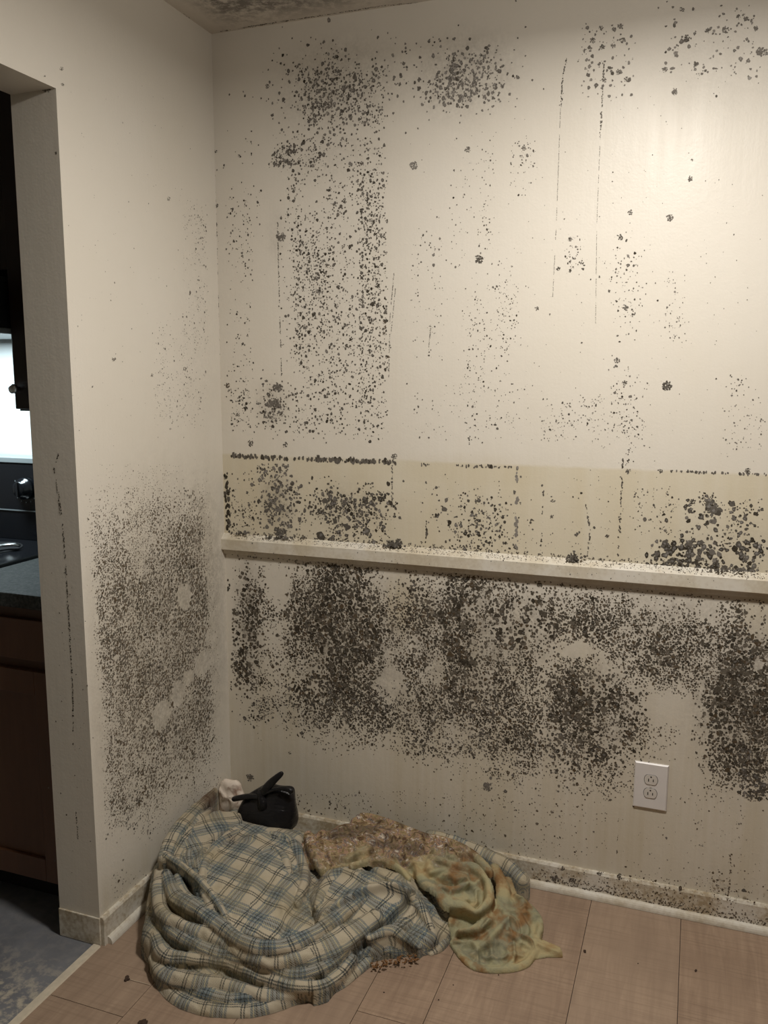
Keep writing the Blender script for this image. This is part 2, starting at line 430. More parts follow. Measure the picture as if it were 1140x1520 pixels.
# wall_left with the doorway: face, jamb, soffit, header, kitchen side
V = []; Fc = []
grid_patch(V, Fc, (0, -LJ, 0), (0, LJ, 0), (0, 0, H), 40, 122)
grid_patch(V, Fc, (0, DOORY, HZ), (0, DOORY*-1-LJ, 0), (0, 0, H-HZ), 20, 8)
grid_patch(V, Fc, (0, YF, 0), (0, DOORY-YF, 0), (0, 0, H), 4, 4)
grid_patch(V, Fc, (-TJ, -LJ, 0), (TJ, 0, 0), (0, 0, HZ), 4, 20)
grid_patch(V, Fc, (-TJ, DOORY, 0), (TJ, 0, 0), (0, 0, HZ), 2, 4)
grid_patch(V, Fc, (-TJ, DOORY, HZ), (TJ, 0, 0), (0, -DOORY-LJ, 0), 2, 8)
grid_patch(V, Fc, (-TJ, -LJ, 0), (0, LJ, 0), (0, 0, H), 2, 4)
grid_patch(V, Fc, (-TJ, DOORY, HZ), (0, -DOORY-LJ, 0), (0, 0, H-HZ), 2, 2)
grid_patch(V, Fc, (-TJ, YF, 0), (0, DOORY-YF, 0), (0, 0, H), 2, 2)
wall_left = struct(mesh_obj('wall_left', V, Fc, M_WALL2))
P = np.array(V); Y = P[:, 1]; Z = P[:, 2]; front = (P[:, 0] > -.001) & (Y > -LJ+.001)
hz = np.zeros(len(P)); tn = np.zeros(len(P))
for (py_, pz_, ry, rz, a) in [(-.30, .72, .30, .42, .62), (-.16, .85, .17, .30, .62), (-.42, .60, .22, .32, .5), (-.12, 1.55, .10, .35, .08), (-.25, .45, .22, .18, .5), (-.1, .62, .10, .25, .4)]:
    hz = np.maximum(hz, a*blob(Y, Z, py_, pz_, ry, rz))
tn = np.maximum(.28*blob(Y, Z, -.3, .7, .35, .5), .35*(1-soft(Z, .1, .22)))
add_attr(wall_left, 'haze', hz*front); add_attr(wall_left, 'tan', tn*front)

V = []; Fc = []; grid_patch(V, Fc, (0, 0, H), (0, YF, 0), (1.6, 0, 0), 60, 40); grid_patch(V, Fc, (1.6, 0, H), (0, YF, 0), (XR-1.6, 0, 0), 4, 4)
ceiling = struct(mesh_obj('ceiling', V, Fc, M_CEIL))
P = np.array(V)
add_attr(ceiling, 'haze', .95*soft(P[:, 0], .03, .12)*soft(-P[:, 1], .035, .13)*(1-.65*soft(P[:, 0], .55, .95))*(1-.8*soft(-P[:, 1], .5, 1.)))
def quadwall(name, pts, mat): return struct(mesh_obj(name, pts, [(0, 1, 2, 3)], mat))
M_FAR = plain('low_bounce_paint', (.26, .24, .21), .7, noise=.05)  # unseen far walls, colour made dark to cut the bounce light
quadwall('wall_right', [(XR, 0, 0), (XR, YF, 0), (XR, YF, H), (XR, 0, H)], M_FAR)
quadwall('wall_front', [(0, YF, 0), (XR, YF, 0), (XR, YF, H), (0, YF, H)], M_FAR)
KX = -2.3; KY = -2.6
quadwall('wall_kitchen_back', [(KX, 0, 0), (-TJ, 0, 0), (-TJ, 0, H), (KX, 0, H)], M_SPLASH)
quadwall('wall_kitchen_side', [(KX, 0, 0), (KX, KY, 0), (KX, KY, H), (KX, 0, H)], M_WALL2)
quadwall('wall_kitchen_front', [(KX, KY, 0), (-TJ, KY, 0), (-TJ, KY, H), (KX, KY, H)], M_WALL2)
quadwall('ceiling_kitchen', [(KX, 0, H), (-TJ, 0, H), (-TJ, KY, H), (KX, KY, H)], M_CEIL)
struct(MB().box((KX, KY, -.05), (-.004, 0, -.001)).build('floor_kitchen', M_KFLOOR))

# floor with single planks
floor = struct(MB().box((0, YF, -.05), (XR, 0, -.0035)).build('floor', M_SUB))
edges = [0., .211, .462, .711, .868, 1.175, 1.415, 1.66, 1.905, 2.15, 2.39, 2.63, 2.87, 3.11, 3.36, 3.61, 3.86, 4.11, 4.36, XR]
joints = {0: [-.86, -2.1], 1: [-.36, -1.55], 2: [-1.05, -2.3], 3: [-.653, -1.9], 4: [-1.3, -2.6], 5: [-1.02, -2.2], 6: [-.78, -1.9]}
gap = .0007
for i, (a, b) in enumerate(zip(edges, edges[1:])):
    ys = [0] + joints.get(i, [-.5-.37*(i % 3), -1.9-.2*(i % 4)]) + [-3.2, YF]
    for y1, y0 in zip(ys, ys[1:]):
        MB().box((a+gap, y0+gap, -.0035), (b-gap, y1-gap, 0), .0006).build('plank', M_PLANK, floor)

# trims
rail = struct(MB().prism([(0, .9772), (-.020, .9635), (-.0225, .9610), (-.0225, .9290), (-.0195, .9265), (-.0125, .9245), (-.0110, .9130), (0, .9110)], 0, 0.0, XR).build('trim_1', M_TRIM))
def base_prof(): return [(0, 0), (-.012, 0), (-.012, .072), (-.008, .0786), (0, .0786)]
bb = struct(MB().prism(base_prof(), 0, 0, XR).build('baseboard_back', M_BASE))
q = [(-.012, 0)] + [(-.012-.0145*math.cos(a), .019*math.sin(a)+.001) for a in np.linspace(0, math.pi/2, 6)]
struct(MB().prism(q, 0, .02, XR).build('trim_2', M_SHOE))
struct(MB().prism([(-p[0], p[1]) for p in base_prof()], 1, -LJ, 0).build('baseboard_left', M_BASE))
struct(MB().prism([(-p[0], p[1]) for p in q], 1, -LJ+.012, -.02).build('trim_3', M_SHOE))
struct(MB().box((-TJ, -LJ-.005, 0), (0.002, -LJ, .078), .0015).build('baseboard_jamb', M_BASE))
struct(MB().prism([(-.022, -.001), (.004, -.001), (.001, .004), (-.018, .004)], 1, DOORY, -LJ-.006).build('trim_4', M_THRESH))

# ------------------------------------------------------------------ mould colonies
class Mould:
    def __init__(s): s.V = []; s.F = []; s.C = []; s.n = 0
    def spots(s, cen, rad, e1, e2, nrm, col, seg=8, lift=(.0002, .0007), elong=None):
        n = len(cen)
        if not n: return
        th = np.linspace(0, 2*np.pi, seg, endpoint=False)[None]+rng.uniform(0, 6, (n, 1))
        rr = rad[:, None]*rng.uniform(.62, 1.28, (n, seg))
        a = rr*np.cos(th); b = rr*np.sin(th)*(elong[:, None] if elong is not None else 1)
        off = rng.uniform(lift[0], lift[1], (n, 1, 1))
        P = cen[:, None, :] + a[..., None]*np.array(e1) + b[..., None]*np.array(e2) + off*np.array(nrm)
        s.V.append(P.reshape(-1, 3)); s.F.append(s.n+np.arange(n*seg).reshape(n, seg)); s.C.append(col); s.n += n*seg
    def build(s, name, parent, label):
        V = np.concatenate(s.V); C = np.concatenate(s.C)
        faces = [tuple(f) for F_ in s.F for f in F_.tolist()]
        o = mesh_obj(name, V, faces, M_MOULD, parent)
        a = o.data.attributes.new('col', 'FLOAT_COLOR', 'FACE')
        c4 = np.ones((len(C), 4), np.float32); c4[:, :3] = C; a.data.foreach_set('color', c4.ravel())
        return stuff(o, label)
DK = np.array([.030, .024, .016]); GY = np.array([.34, .315, .285]); BR = np.array([.115, .075, .038])
def cols(n, d, spread=.35, brown=.0):
    t = np.clip(d*.78+rng.normal(0, spread*.75, n), 0, 1)[:, None]
    c = DK*(1-t)+GY*t
    w = (rng.uniform(0, 1, n) < brown)[:, None]
    return np.where(w, c*.4+BR*.6, c)
PL = {'back': (1, 0.0, (1, 0, 0), (0, 0, 1), (0, -1, 0)), 'left': (0, 0.0, (0, 1, 0), (0, 0, 1), (1, 0, 0)),
      'base': (1, -.0121, (1, 0, 0), (0, 0, 1), (0, -1, 0)), 'jamb': (1, -LJ, (1, 0, 0), (0, 0, 1), (0, -1, 0)),
      'ceil': (2, H, (1, 0, 0), (0, 1, 0), (0, 0, -1)), 'railf': (1, -.0226, (1, 0, 0), (0, 0, 1), (0, -1, 0))}
RS = .66; NS = 1.75
def region(mo, plane, n, box, r, dark, sig=.45, brown=0., kind='rect', streak=0., clump=.5, big=1., seed=None, seg=8, el=1.0, rmax=9):
    """n colonies inside box=(x0,y0,x1,y1) traced on the photograph, dropped onto the wall plane"""
    axis, val, e1, e2, nr = PL[plane]
    n = int(n*NS); x0, y0, x1, y1 = box; sd = rng.integers(1, 9999)
    got = np.zeros((0, 2)); need = n
    for _ in range(14):
        if kind == 'rect':
            p = np.stack([rng.uniform(x0, x1, n), rng.uniform(y0, y1, n)], 1)
            ex = np.minimum(np.minimum(p[:, 0]-x0, x1-p[:, 0])/(.16*(x1-x0)+1e-6), np.minimum(p[:, 1]-y0, y1-p[:, 1])/(.16*(y1-y0)+1e-6))
            keep = rng.uniform(0, 1, n) < np.clip(ex, .08, 1)
        else:
            p = np.stack([rng.normal((x0+x1)/2, (x1-x0)/4, n), rng.normal((y0+y1)/2, (y1-y0)/4, n)], 1); keep = np.ones(n, bool)
        f = fbm(p[:, 0]/26, p[:, 1]/(26*(1+3*streak)), sd)
        keep &= rng.uniform(0, 1, n) < np.clip((f-.5)*3.2*clump+.55, .02, 1)
        got = np.concatenate([got, p[keep]]); 
        if len(got) >= n: break
    got = got[:n]; n = len(got)
    cen, t = at_n(got, axis, val)
    rad = np.minimum(r*np.exp(rng.normal(0, sig, n)), rmax)*RS
    col = cols(n, dark, .22, brown)
    mo.spots(cen, rad*t/F, e1, e2, nr, col, seg, elong=np.full(n, el)*rng.uniform(.8, 1.3, n))
    # lighter dusty middles on the larger colonies
    bigm = (rad > 2.0) & (rng.uniform(0, 1, n) < .55)
    if bigm.any():
        mo.spots(cen[bigm], rad[bigm]*.45*t[bigm]/F, e1, e2, nr, np.clip(col[bigm]+.10, 0, .4), 7, lift=(.0008, .0011))
def single(mo, plane, lst):
    axis, val, e1, e2, nr = PL[plane]
    for (px, py, r, d, br) in lst:
        k = int(8+r*r*.9); a = rng.uniform(0, 6.28, k); q = rng.uniform(0, 1, k)**.7*r*.85
        p = np.stack([px+q*np.cos(a), py+q*np.sin(a)], 1)
        cen, t = at_n(p, axis, val)
        mo.spots(cen, rng.uniform(.12, .26, k)*(r*.6+1.6)*t/F, e1, e2, nr, cols(k, d, .15, br), 7)
def trail(mo, plane, pts, w, d, dotted=0., br=0.):
    axis, val, e1, e2, nr = PL[plane]
    pts = np.array(pts, float); seg = np.linalg.norm(np.diff(pts, axis=0), axis=1); L = seg.sum()
    n = int(L/(w*.9)); s = np.sort(rng.uniform(0, L, n)); cs = np.concatenate([[0], np.cumsum(seg)])
    p = np.stack([np.interp(s, cs, pts[:, 0]), np.interp(s, cs, pts[:, 1])], 1)
    if dotted: p = p[vnoise(s/9., s*0, rng.integers(1, 999)) > dotted]
    if not len(p): return
    p[:, 0] += rng.normal(0, w*.35, len(p)); p[:, 1] += rng.normal(0, w*.35, len(p))
    cen, t = at_n(p, axis, val)
    mo.spots(cen, rng.uniform(.3, .75, len(p))*w*t/F, e1, e2, nr, cols(len(p), d, .15, br), 6, elong=np.full(len(p), 1.5))

mb = Mould()
# --- upper wall
region(mb, 'back', 360, (400, 65, 590, 205), 1.9, .55, .40, kind='gauss', rmax=4.5)
region(mb, 'back', 230, (440, 95, 580, 195), 1.9, .50, .35, rmax=4.5)
region(mb, 'back', 190, (585, 60, 760, 165), 2.1, .62, .40, kind='gauss', rmax=5)
region(mb, 'back', 140, (655, 75, 745, 160), 2.3, .70, .35, rmax=5)
region(mb, 'back', 330, (402, 190, 578, 330), 1.5, .38, .45, rmax=4)
region(mb, 'back', 480, (412, 300, 578, 520), 1.35, .28, .48, streak=.6, rmax=3.6)
region(mb, 'back', 380, (530, 240, 577, 640), 1.45, .28, .45, streak=1, rmax=3.6)
region(mb, 'back', 330, (435, 330, 500, 590), 1.35, .30, .45, streak=1, rmax=3.6)
region(mb, 'back', 420, (420, 480, 580, 660), 1.35, .25, .48, rmax=3.6)
region(mb, 'back', 110, (335, 270, 378, 640), 1.15, .25, .45, streak=1, rmax=3.2)
region(mb, 'back', 40, (315, 180, 400, 420), 1.2, .35, .45)
region(mb, 'back', 130, (375, 565, 436, 640), 1.7, .42, .40, kind='gauss')
region(mb, 'back', 60, (340, 575, 375, 640), 1.2, .3)
region(mb, 'back', 70, (398, 215, 450, 250), 1.8, .45)
region(mb, 'back', 150, (684, 420, 765, 660), 1.1, .25, .45, streak=.6)
region(mb, 'back', 60, (608, 330, 660, 540), 1.0, .35, .4, streak=.6)
region(mb, 'back', 70, (660, 190, 740, 420), 1.1, .4, .4)
region(mb, 'back', 45, (755, 200, 800, 300), 1.0, .3, .45)
region(mb, 'back', 80, (900, 340, 960, 500), 1.2, .4, .45, kind='gauss')
region(mb, 'back', 110, (900, 560, 965, 690), 1.1, .35, .45, kind='gauss')
region(mb, 'back', 60, (800, 590, 860, 660), 1.0, .35, .4)
region(mb, 'back', 40, (860, 580, 900, 660), 1.0, .4, .4)
region(mb, 'back', 40, (835, 345, 870, 410), 1.1, .3, .45)
region(mb, 'back', 40, (985, 400, 1020, 520), 1.0, .5, .4)
region(mb, 'back', 60, (1070, 550, 1140, 690), 1.1, .5, .4)
region(mb, 'back', 50, (735, 380, 775, 520), .9, .35, .4)
region(mb, 'back', 160, (600, 60, 1140, 690), .85, .45, .35, clump=.3)
region(mb, 'back', 70, (590, 560, 800, 660), .9, .45, .4)
region(mb, 'back', 60, (855, 25, 945, 150), 2.0, .78, .45, rmax=4)
region(mb, 'back', 80, (970, 0, 1140, 130), 2.1, .80, .45, rmax=4.5)
single(mb, 'back', [(614, 246, 7, .8, 0), (711, 385, 7, .3, 0), (829, 398, 4, .15, 0), (797, 458, 3.6, .25, 0), (1025, 265, 5, .55, 0), (936, 315, 4.5, .5, 0), (994, 323, 6, .55, 0),
    (990, 573, 8, .3, 0), (372, 658, 5, .2, 0), (423, 660, 4.5, .4, 0), (337, 572, 5, .35, .9), (575, 530, 4, .3, .8), (571, 478, 3, .4, .8), (572, 486, 3, .4, .8), (570, 495, 3, .4, .8),
    (320, 225, 3.5, .3, 0), (321, 305, 3.5, .4, 0), (916, 535, 5, .5, 0), (929, 457, 5, .5, 0), (927, 568, 4.5, .4, 0), (585, 677, 5, .3, 0), (921, 352, 5, .35, 0), (846, 355, 4, .3, 0),
    (892, 42, 4, .7, 0), (911, 44, 4, .7, 0), (921, 39, 5, .7, 0), (880, 60, 5, .65, 0), (894, 70, 5, .5, 0), (925, 60, 4.5, .55, 0), (910, 68, 4, .6, 0), (868, 75, 3.5, .6, 0),
    (1019, 57, 6, .45, 0), (1012, 14, 4, .5, 0), (1050, 45, 5, .6, 0), (1077, 44, 6, .75, 0), (1122, 42, 5, .75, 0), (1108, 28, 5, .7, 0), (1096, 25, 4, .4, 0), (1129, 77, 8, .75, 0),
    (1033, 95, 5, .6, 0), (1001, 136, 6, .7, 0), (987, 104, 5, .75, 0), (919, 107, 5, .65, 0), (930, 118, 4.5, .7, 0), (897, 119, 4, .6, 0), (745, 128, 4, .6, 0), (778, 220, 4, .5, 0), (694, 222, 5, .6, 0),
    (356, 231, 3, .3, 0), (397, 128, 4, .4, 0), (417, 352, 8, .55, 0), (405, 600, 10, .5, 0), (412, 575, 8, .5, 0), (724, 1168, 8, .7, 0), (676, 1120, 4, .4, 0), (676, 1107, 3.5, .5, 0), (430, 1118, 2.5, .3, 0), (371, 1154, 7, .6, .2), (820, 1205, 3, .4, .5),
    (1028, 745, 5, .2, 0), (580, 808, 8, .3, 0), (591, 806, 7, .3, 0), (850, 827, 8, .3, 0), (418, 792, 9, .35, 0), (1110, 699, 5, .2, 0), (932, 699, 4.5, .3, 0), (980, 699, 4, .25, 0), (820, 744, 3, .35, 0), (819, 767, 3.5, .3, 0), (790, 772, 3, .2, 0), (856, 794, 4, .25, 0), (901, 795, 3.5, .2, 0)])
trail(mb, 'back', [(841, 87), (835, 115), (833, 160)], 1.5, .35); trail(mb, 'back', [(832, 160), (826, 330), (820, 450)], .6, .75, .35)
trail(mb, 'back', [(897, 90), (895, 130), (891, 203)], 1.4, .4, .35); trail(mb, 'back', [(891, 203), (886, 330), (884, 480)], .6, .85, .35)
trail(mb, 'back', [(585, 404), (579, 470), (577, 560)], .8, .5, .2); trail(mb, 'back', [(587, 428), (580, 500)], .7, .55, .2)
trail(mb, 'back', [(412, 330), (415, 450), (418, 560)], 1.0, .35, .3); trail(mb, 'back', [(640, 480), (636, 520)], .9, .4)
trail(mb, 'back', [(926, 650), (922, 740), (917, 825)], 1.7, .25, .38); trail(mb, 'back', [(632, 715), (633, 805)], 2.2, .25, .42)
trail(mb, 'back', [(582, 692), (582, 750)], 1.6, .45); trail(mb, 'back', [(807, 730), (803, 810)], 1.8, .25, .5); trail(mb, 'back', [(870, 750), (876, 790), (872, 828)], 1.6, .35, .3)
trail(mb, 'back', [(768, 690), (766, 820)], 3.5, .92, .25)
trail(mb, 'back', [(316, 200), (321, 330), (328, 640)], 1.2, .35, .45)
trail(mb, 'back', [(336, 700), (337, 735), (339, 790)], 4.2, .03, .18); trail(mb, 'back', [(338, 700), (341, 788)], 3.4, .25, .3)
trail(mb, 'back', [(338, 860), (339.5, 876)], 3.0, .0, .3); trail(mb, 'back', [(343, 1010), (345, 1065)], 1.6, .15, .4)
# --- seam above the rail
for _ in range(3):
    trail(mb, 'back', [(342, 677), (450, 681.5), (588, 686)], 3.6, .30, .36)
trail(mb, 'back', [(345, 678), (375, 679)], 4, .35); trail(mb, 'back', [(440, 682), (588, 687)], 3.2, .35, .3)
trail(mb, 'back', [(625, 690), (760, 693)], 2.0, .4, .45); trail(mb, 'back', [(690, 692), (735, 693)], 3.0, .35, .2); trail(mb, 'back', [(995, 699.5), (1140, 705)], 2.2, .4, .4)
# --- band between seam and rail
region(mb, 'back', 170, (380, 715, 445, 798), 2.3, .42, .45, kind='gauss', rmax=6)
region(mb, 'back', 50, (380, 685, 430, 720), 2.0, .45, .45)
region(mb, 'back', 270, (445, 715, 590, 785), 2.1, .22, .48, kind='gauss', rmax=6)
region(mb, 'back', 190, (450, 740, 590, 815), 1.7, .22, .50)
region(mb, 'back', 90, (342, 690, 385, 795), 1.2, .25, .5)
region(mb, 'back', 130, (655, 725, 765, 815), 1.9, .25, .5, kind='gauss')
region(mb, 'back', 70, (655, 780, 770, 830), 1.7, .25, .5)
region(mb, 'back', 200, (955, 800, 1140, 850), 3.0, .15, .5, rmax=7)
region(mb, 'back', 130, (1000, 735, 1140, 815), 1.9, .22, .6, rmax=6)
region(mb, 'back', 60, (1035, 735, 1065, 765), 2.0, .3, .5, kind='gauss')
region(mb, 'back', 90, (590, 695, 1000, 820), 1.0, .25, .45)
region(mb, 'back', 60, (935, 720, 1010, 800), 1.2, .25, .45)
for x0, x1, n in ((350, 700, 90), (700, 1140, 120)):
    for _ in range(n):
        x = rng.uniform(x0, x1); y = 791.6 + (x-332.4)*.0729 - abs(rng.normal(0, 2.5))
        single(mb, 'back', [(x, y-1, rng.uniform(.8, 2.2), .3, .3)])
# --- below the rail (rail's lower edge about y = 819 + .087 (x-334))
def low(n, box, r, dark, **k): region(mb, 'back', n, box, r, dark, **k)
def field(mo, plane, box, gx, gy, blobs, r, dark, limit=None, brown=0., clean=(), seed=5, streak=1., thr=.30, contrast=2.6):
    """colonies packed side by side (never quite merging), thinned by a density field"""
    axis, val, e1, e2, nr = PL[plane]
    xs = np.arange(box[0], box[2], gx); ys = np.arange(box[1], box[3], gy)
    X_, Y_ = np.meshgrid(xs, ys); X_ = X_+((np.arange(len(ys)) % 2)*.5*gx)[:, None]
    p = np.stack([(X_+rng.normal(0, gx*.26, X_.shape)).ravel(), (Y_+rng.normal(0, gy*.26, X_.shape)).ravel()], 1)
    D = np.zeros(len(p))
    for (cx, cy, rx, ry, a) in blobs:
        D = np.maximum(D, a*np.exp(-(((p[:, 0]-cx)/rx)**2+((p[:, 1]-cy)/ry)**2)**1.4*.7))
    nz = fbm(p[:, 0]/34, p[:, 1]/(34*streak), seed); n2 = fbm(p[:, 0]/9, p[:, 1]/11, seed+9)
    D = D*np.clip(.45+contrast*(nz-.32), .15, 1.5)*np.clip(.5+1.8*(n2-.25), .2, 1.4)
    for (cx, cy, rx, ry) in clean:
        ang = fbm(p[:, 0]/7+cx, p[:, 1]/9+cy, seed+3)
        D = D*np.clip(((((p[:, 0]-cx)/rx)**2+((p[:, 1]-cy)/ry)**2)*(.05+2.0*ang)-.4)*1.5, .04, 1)
    if limit is not None: D = np.where(limit(p[:, 0], p[:, 1]), D, 0)
    keep = rng.uniform(0, 1, len(p)) < np.clip((D-.06)*1.5, 0, .97)
    p = p[keep]; D = D[keep]; cen, t = at_n(p, axis, val)
    rad = r*np.clip(.50+.55*D, .4, 1.12)*np.exp(rng.normal(0, .25, len(p)))
    c = cols(len(p), 0, 0)
    tt = np.clip(dark+.30*(1-np.clip(D, 0, 1))+rng.normal(0, .16, len(p)), 0, 1)[:, None]; c = DK*(1-tt)+GY*tt*np.array([.95, .9, .8])
    w = (rng.uniform(0, 1, len(p)) < brown)[:, None]; c = np.where(w, c*.45+BR*.55, c)
    mo.spots(cen, rad*t/F, e1, e2, nr, c, 8, elong=rng.uniform(.85, 1.25, len(p)))
    big_ = (rad > 2.1) & (rng.uniform(0, 1, len(p)) < .35)
    if big_.any(): mo.spots(cen[big_], rad[big_]*.38*t[big_]/F, e1, e2, nr, np.clip(c[big_]+.09, 0, .4), 6, lift=(.0008, .0011))
rail_lim = lambda x, y: y > 825+(x-334)*.0868
CLB = [(580, 1020, 24, 32), (412, 865, 20, 32), (855, 965, 34, 13), (995, 1055, 42, 26), (850, 1120, 0.1, .1), (1125, 985, 8, 12)]
field(mb, 'back', (345, 826, 1145, 1190), 5.6, 5.2, [(370, 925, 21, 92, 1.0), (495, 935, 78, 110, 1.15), (690, 935, 88, 85, 1.0), (600, 915, 50, 75, .55), (775, 905, 60, 60, .65), (880, 1058, 68, 80, 1.05), (1108, 1035, 58, 112, 1.2), (860, 930, 60, 40, .5), (1000, 940, 90, 45, .45), (660, 1035, 80, 45, .55), (1128, 1165, 18, 22, .7)], 2.55, .06, rail_lim, .10, CLB, 21, 1.6)
field(mb, 'back', (345, 826, 1145, 1190), 3.3, 3.1, [(380, 950, 40, 95, .75), (500, 950, 110, 110, .9), (560, 1050, 130, 42, .7), (450, 1045, 80, 32, .55), (690, 955, 140, 105, .95), (720, 1078, 140, 50, .75), (880, 935, 120, 58, .75), (1000, 950, 110, 58, .95), (990, 1070, 90, 60, .35), (1105, 1040, 75, 125, 1.1), (880, 1060, 95, 90, .7), (600, 1090, 150, 30, .4), (800, 1120, 130, 35, .4)], 1.45, .14, rail_lim, .15, CLB, 31, 1.4)
low(120, (1095, 1100, 1140, 1190), 2.0, .25)
low(700, (420, 1010, 620, 1095), 1.35, .25, clump=.8)
low(260, (355, 1030, 500, 1075), 1.2, .30, clump=.8)
low(950, (600, 1010, 860, 1130), 1.4, .28, clump=.8, brown=.1)
low(260, (700, 1080, 900, 1160), 1.1, .35, brown=.2)
low(160, (660, 1130, 960, 1180), .9, .4, brown=.3)
low(260, (620, 1170, 930, 1290), .9, .55, brown=.7, streak=1)
low(90, (500, 1170, 640, 1230), .9, .55, brown=.7, streak=1)
low(60, (430, 1175, 520, 1215), 1.1, .45, brown=.6)
low(80, (920, 1170, 1140, 1330), .9, .5, brown=.7, streak=1)
for x in np.arange(345, 1140, 3.): 
    if rng.uniform() < .45: single(mb, 'back', [(x+rng.uniform(-2, 2), 822+(x-334)*.0868+rng.uniform(0, 3), rng.uniform(.8, 2), .3, .3)])
trail(mb, 'back', [(1083, 1265), (1085, 1285)], 1.3, .35, 0, .8); trail(mb, 'back', [(1085, 1290), (1080, 1335)], 1.6, .8, .3, 1.); trail(mb, 'back', [(918, 1210), (915, 1285)], 1.0, .75, .4, 1.)
mould_back = mb.build('mould_growth', wall_back, 'black mould colonies spotting the back wall above and below the rail')

ml = Mould()
def lf(n, box, r, dark, **k): region(ml, 'left', n, box, r, dark, **k)
CLEAN = [(275, 886, 9, 20), (268, 880, 6, 14), (300, 985, 13, 17), (265, 1030, 10, 20), (240, 1060, 14, 22), (280, 1005, 9, 10), (173, 975, 5, 5)]
BRN = dict(brown=.35)
def lside(x, y):
    j = rng.normal(0, 4, len(x)); e = rng.normal(0, 16, len(x))+40*(fbm(x/14, y*0, 8)-.5)
    return (x > 133+(y-760)*.062+abs(j)) & (x < 303+(y-760)*.058-abs(j)) & (y < 1225-np.clip(x-190, 0, 200)*.95+e) & (y > 760-e*1.3-25*(x > 225))
LB = [(230, 950, 95, 190, 1.0), (280, 850, 38, 120, 1.05), (170, 900, 38, 150, .7), (240, 1110, 80, 95, 1.0), (285, 1010, 42, 110, 1.1), (220, 785, 90, 45, .55), (180, 1150, 40, 80, .6), (160, 1215, 18, 40, .4)]
field(ml, 'left', (125, 725, 330, 1240), 2.5, 3.3, LB, 1.35, .33, lside, .30, CLEAN, 41, 2.2, contrast=2.2)
field(ml, 'left', (125, 725, 330, 1240), 3.6, 5.0, LB, 1.6, .36, lside, .30, CLEAN, 51, 2.2, contrast=2.2)
field(ml, 'left', (125, 690, 330, 1260), 2.6, 3.2, [(q[0], q[1], q[2]*1.25, q[3]*1.2, q[4]*.5) for q in LB], 1.0, .35, lambda x, y: (x > 128+(y-760)*.062) & (x < 312+(y-760)*.058), .30, CLEAN, 61, 2.2)
lf(140, (150, 1170, 235, 1260), 1.2, .45, clump=.7)
lf(260, (225, 470, 308, 640), .8, .60, clump=.6, streak=1)
lf(200, (270, 290, 310, 520), .75, .62, clump=.6, streak=1)
lf(90, (85, 60, 310, 700), .7, .55, clump=.3)
lf(60, (160, 1290, 230, 1340), .9, .5, brown=.6)
def not_clean(mo):
    pass
single(ml, 'left', [(169, 533, 3.6, .3, .5), (275, 548, 4, .3, 0), (226, 557, 3, .45, 0), (91, 102, 3, .5, 0), (66, 113, 1.3, .3, 0), (93, 125, 3, .75, 0), (137, 574, 1.6, .2, 0), (250, 295, 3, .6, 0), (181, 1291, 2, .4, .5), (183, 1277, 2, .5, .5)])
# clear patches where the paint skin came off: drop colonies falling inside them
for i in range(len(ml.V)):
    seg = ml.F[i].shape[1]; P_ = ml.V[i].reshape(-1, seg, 3); c = P_.mean(1); keep = np.ones(len(c), bool)
    for (px, py, rx, ry) in CLEAN:
        q0 = at(px, py, x=0); e = at(px+rx, py, x=0); f = at(px, py+ry, x=0)
        keep &= ((c[:, 1]-q0[1])/(e[1]-q0[1]))**2 + ((c[:, 2]-q0[2])/(f[2]-q0[2]))**2 > rng.uniform(.6, 1.25, len(c))
    ml.V[i] = P_[keep].reshape(-1, 3); ml.C[i] = ml.C[i][keep]; ml.F[i] = keep.sum()
n0 = 0
for i in range(len(ml.V)):
    n = int(ml.F[i]); seg = len(ml.V[i])//n if n else 8
    ml.F[i] = n0+np.arange(n*seg).reshape(n, seg); n0 += n*seg
trail(ml, 'left', [(0, 0), (1, 1)], 1, .5) if False else None
ml.build('mould_growth', wall_left, 'brown grey mould speckle on the narrow left wall')
mj = Mould()
trail(mj, 'jamb', [(88, 672), (80, 696), (85, 715), (92, 770), (97, 830), (103, 930), (108, 1020), (109, 1085)], 1.3, .25, .12)
trail(mj, 'jamb', [(82, 700), (90, 770)], 1.0, .5, .45); trail(mj, 'jamb', [(113, 1205), (116, 1245)], 1.2, .35)
region(mj, 'jamb', 40, (70, 740, 140, 1360), .9, .5); single(mj, 'jamb', [(80, 696, 2, .15, 0), (83, 227, 2.5, .4, 0), (72, 133, 4, .3, 0), (67, 134, 4, .4, 0)])
mj.build('mould_growth', wall_left, 'dark mouldy crack running down the doorway jamb')
mk = Mould()
region(mk, 'base', 420, (790, 1290, 1140, 1375), 1.0, .4, brown=.8, clump=.9)
for x in np.arange(790, 1140, 1.1):
    yb = 1304+(x-787)*.2074
    single(mk, 'base', [(x, yb-abs(rng.normal(0, 7))-1, rng.uniform(.5, 1.6), .35, .8)])
single(mk, 'base', [(835, 1289, 4, .3, 0), (890, 1296, 4, .4, 0), (920, 1301, 5, .3, 0), (824, 1305, 6, .5, 0), (850, 1308, 6, .45, 0)])
mk.build('mould_growth', bb, 'brown mould along the foot of the baseboard')
mr_ = Mould()
region(mr_, 'railf', 150, (345, 797, 1140, 880), .75, .45, clump=.3)
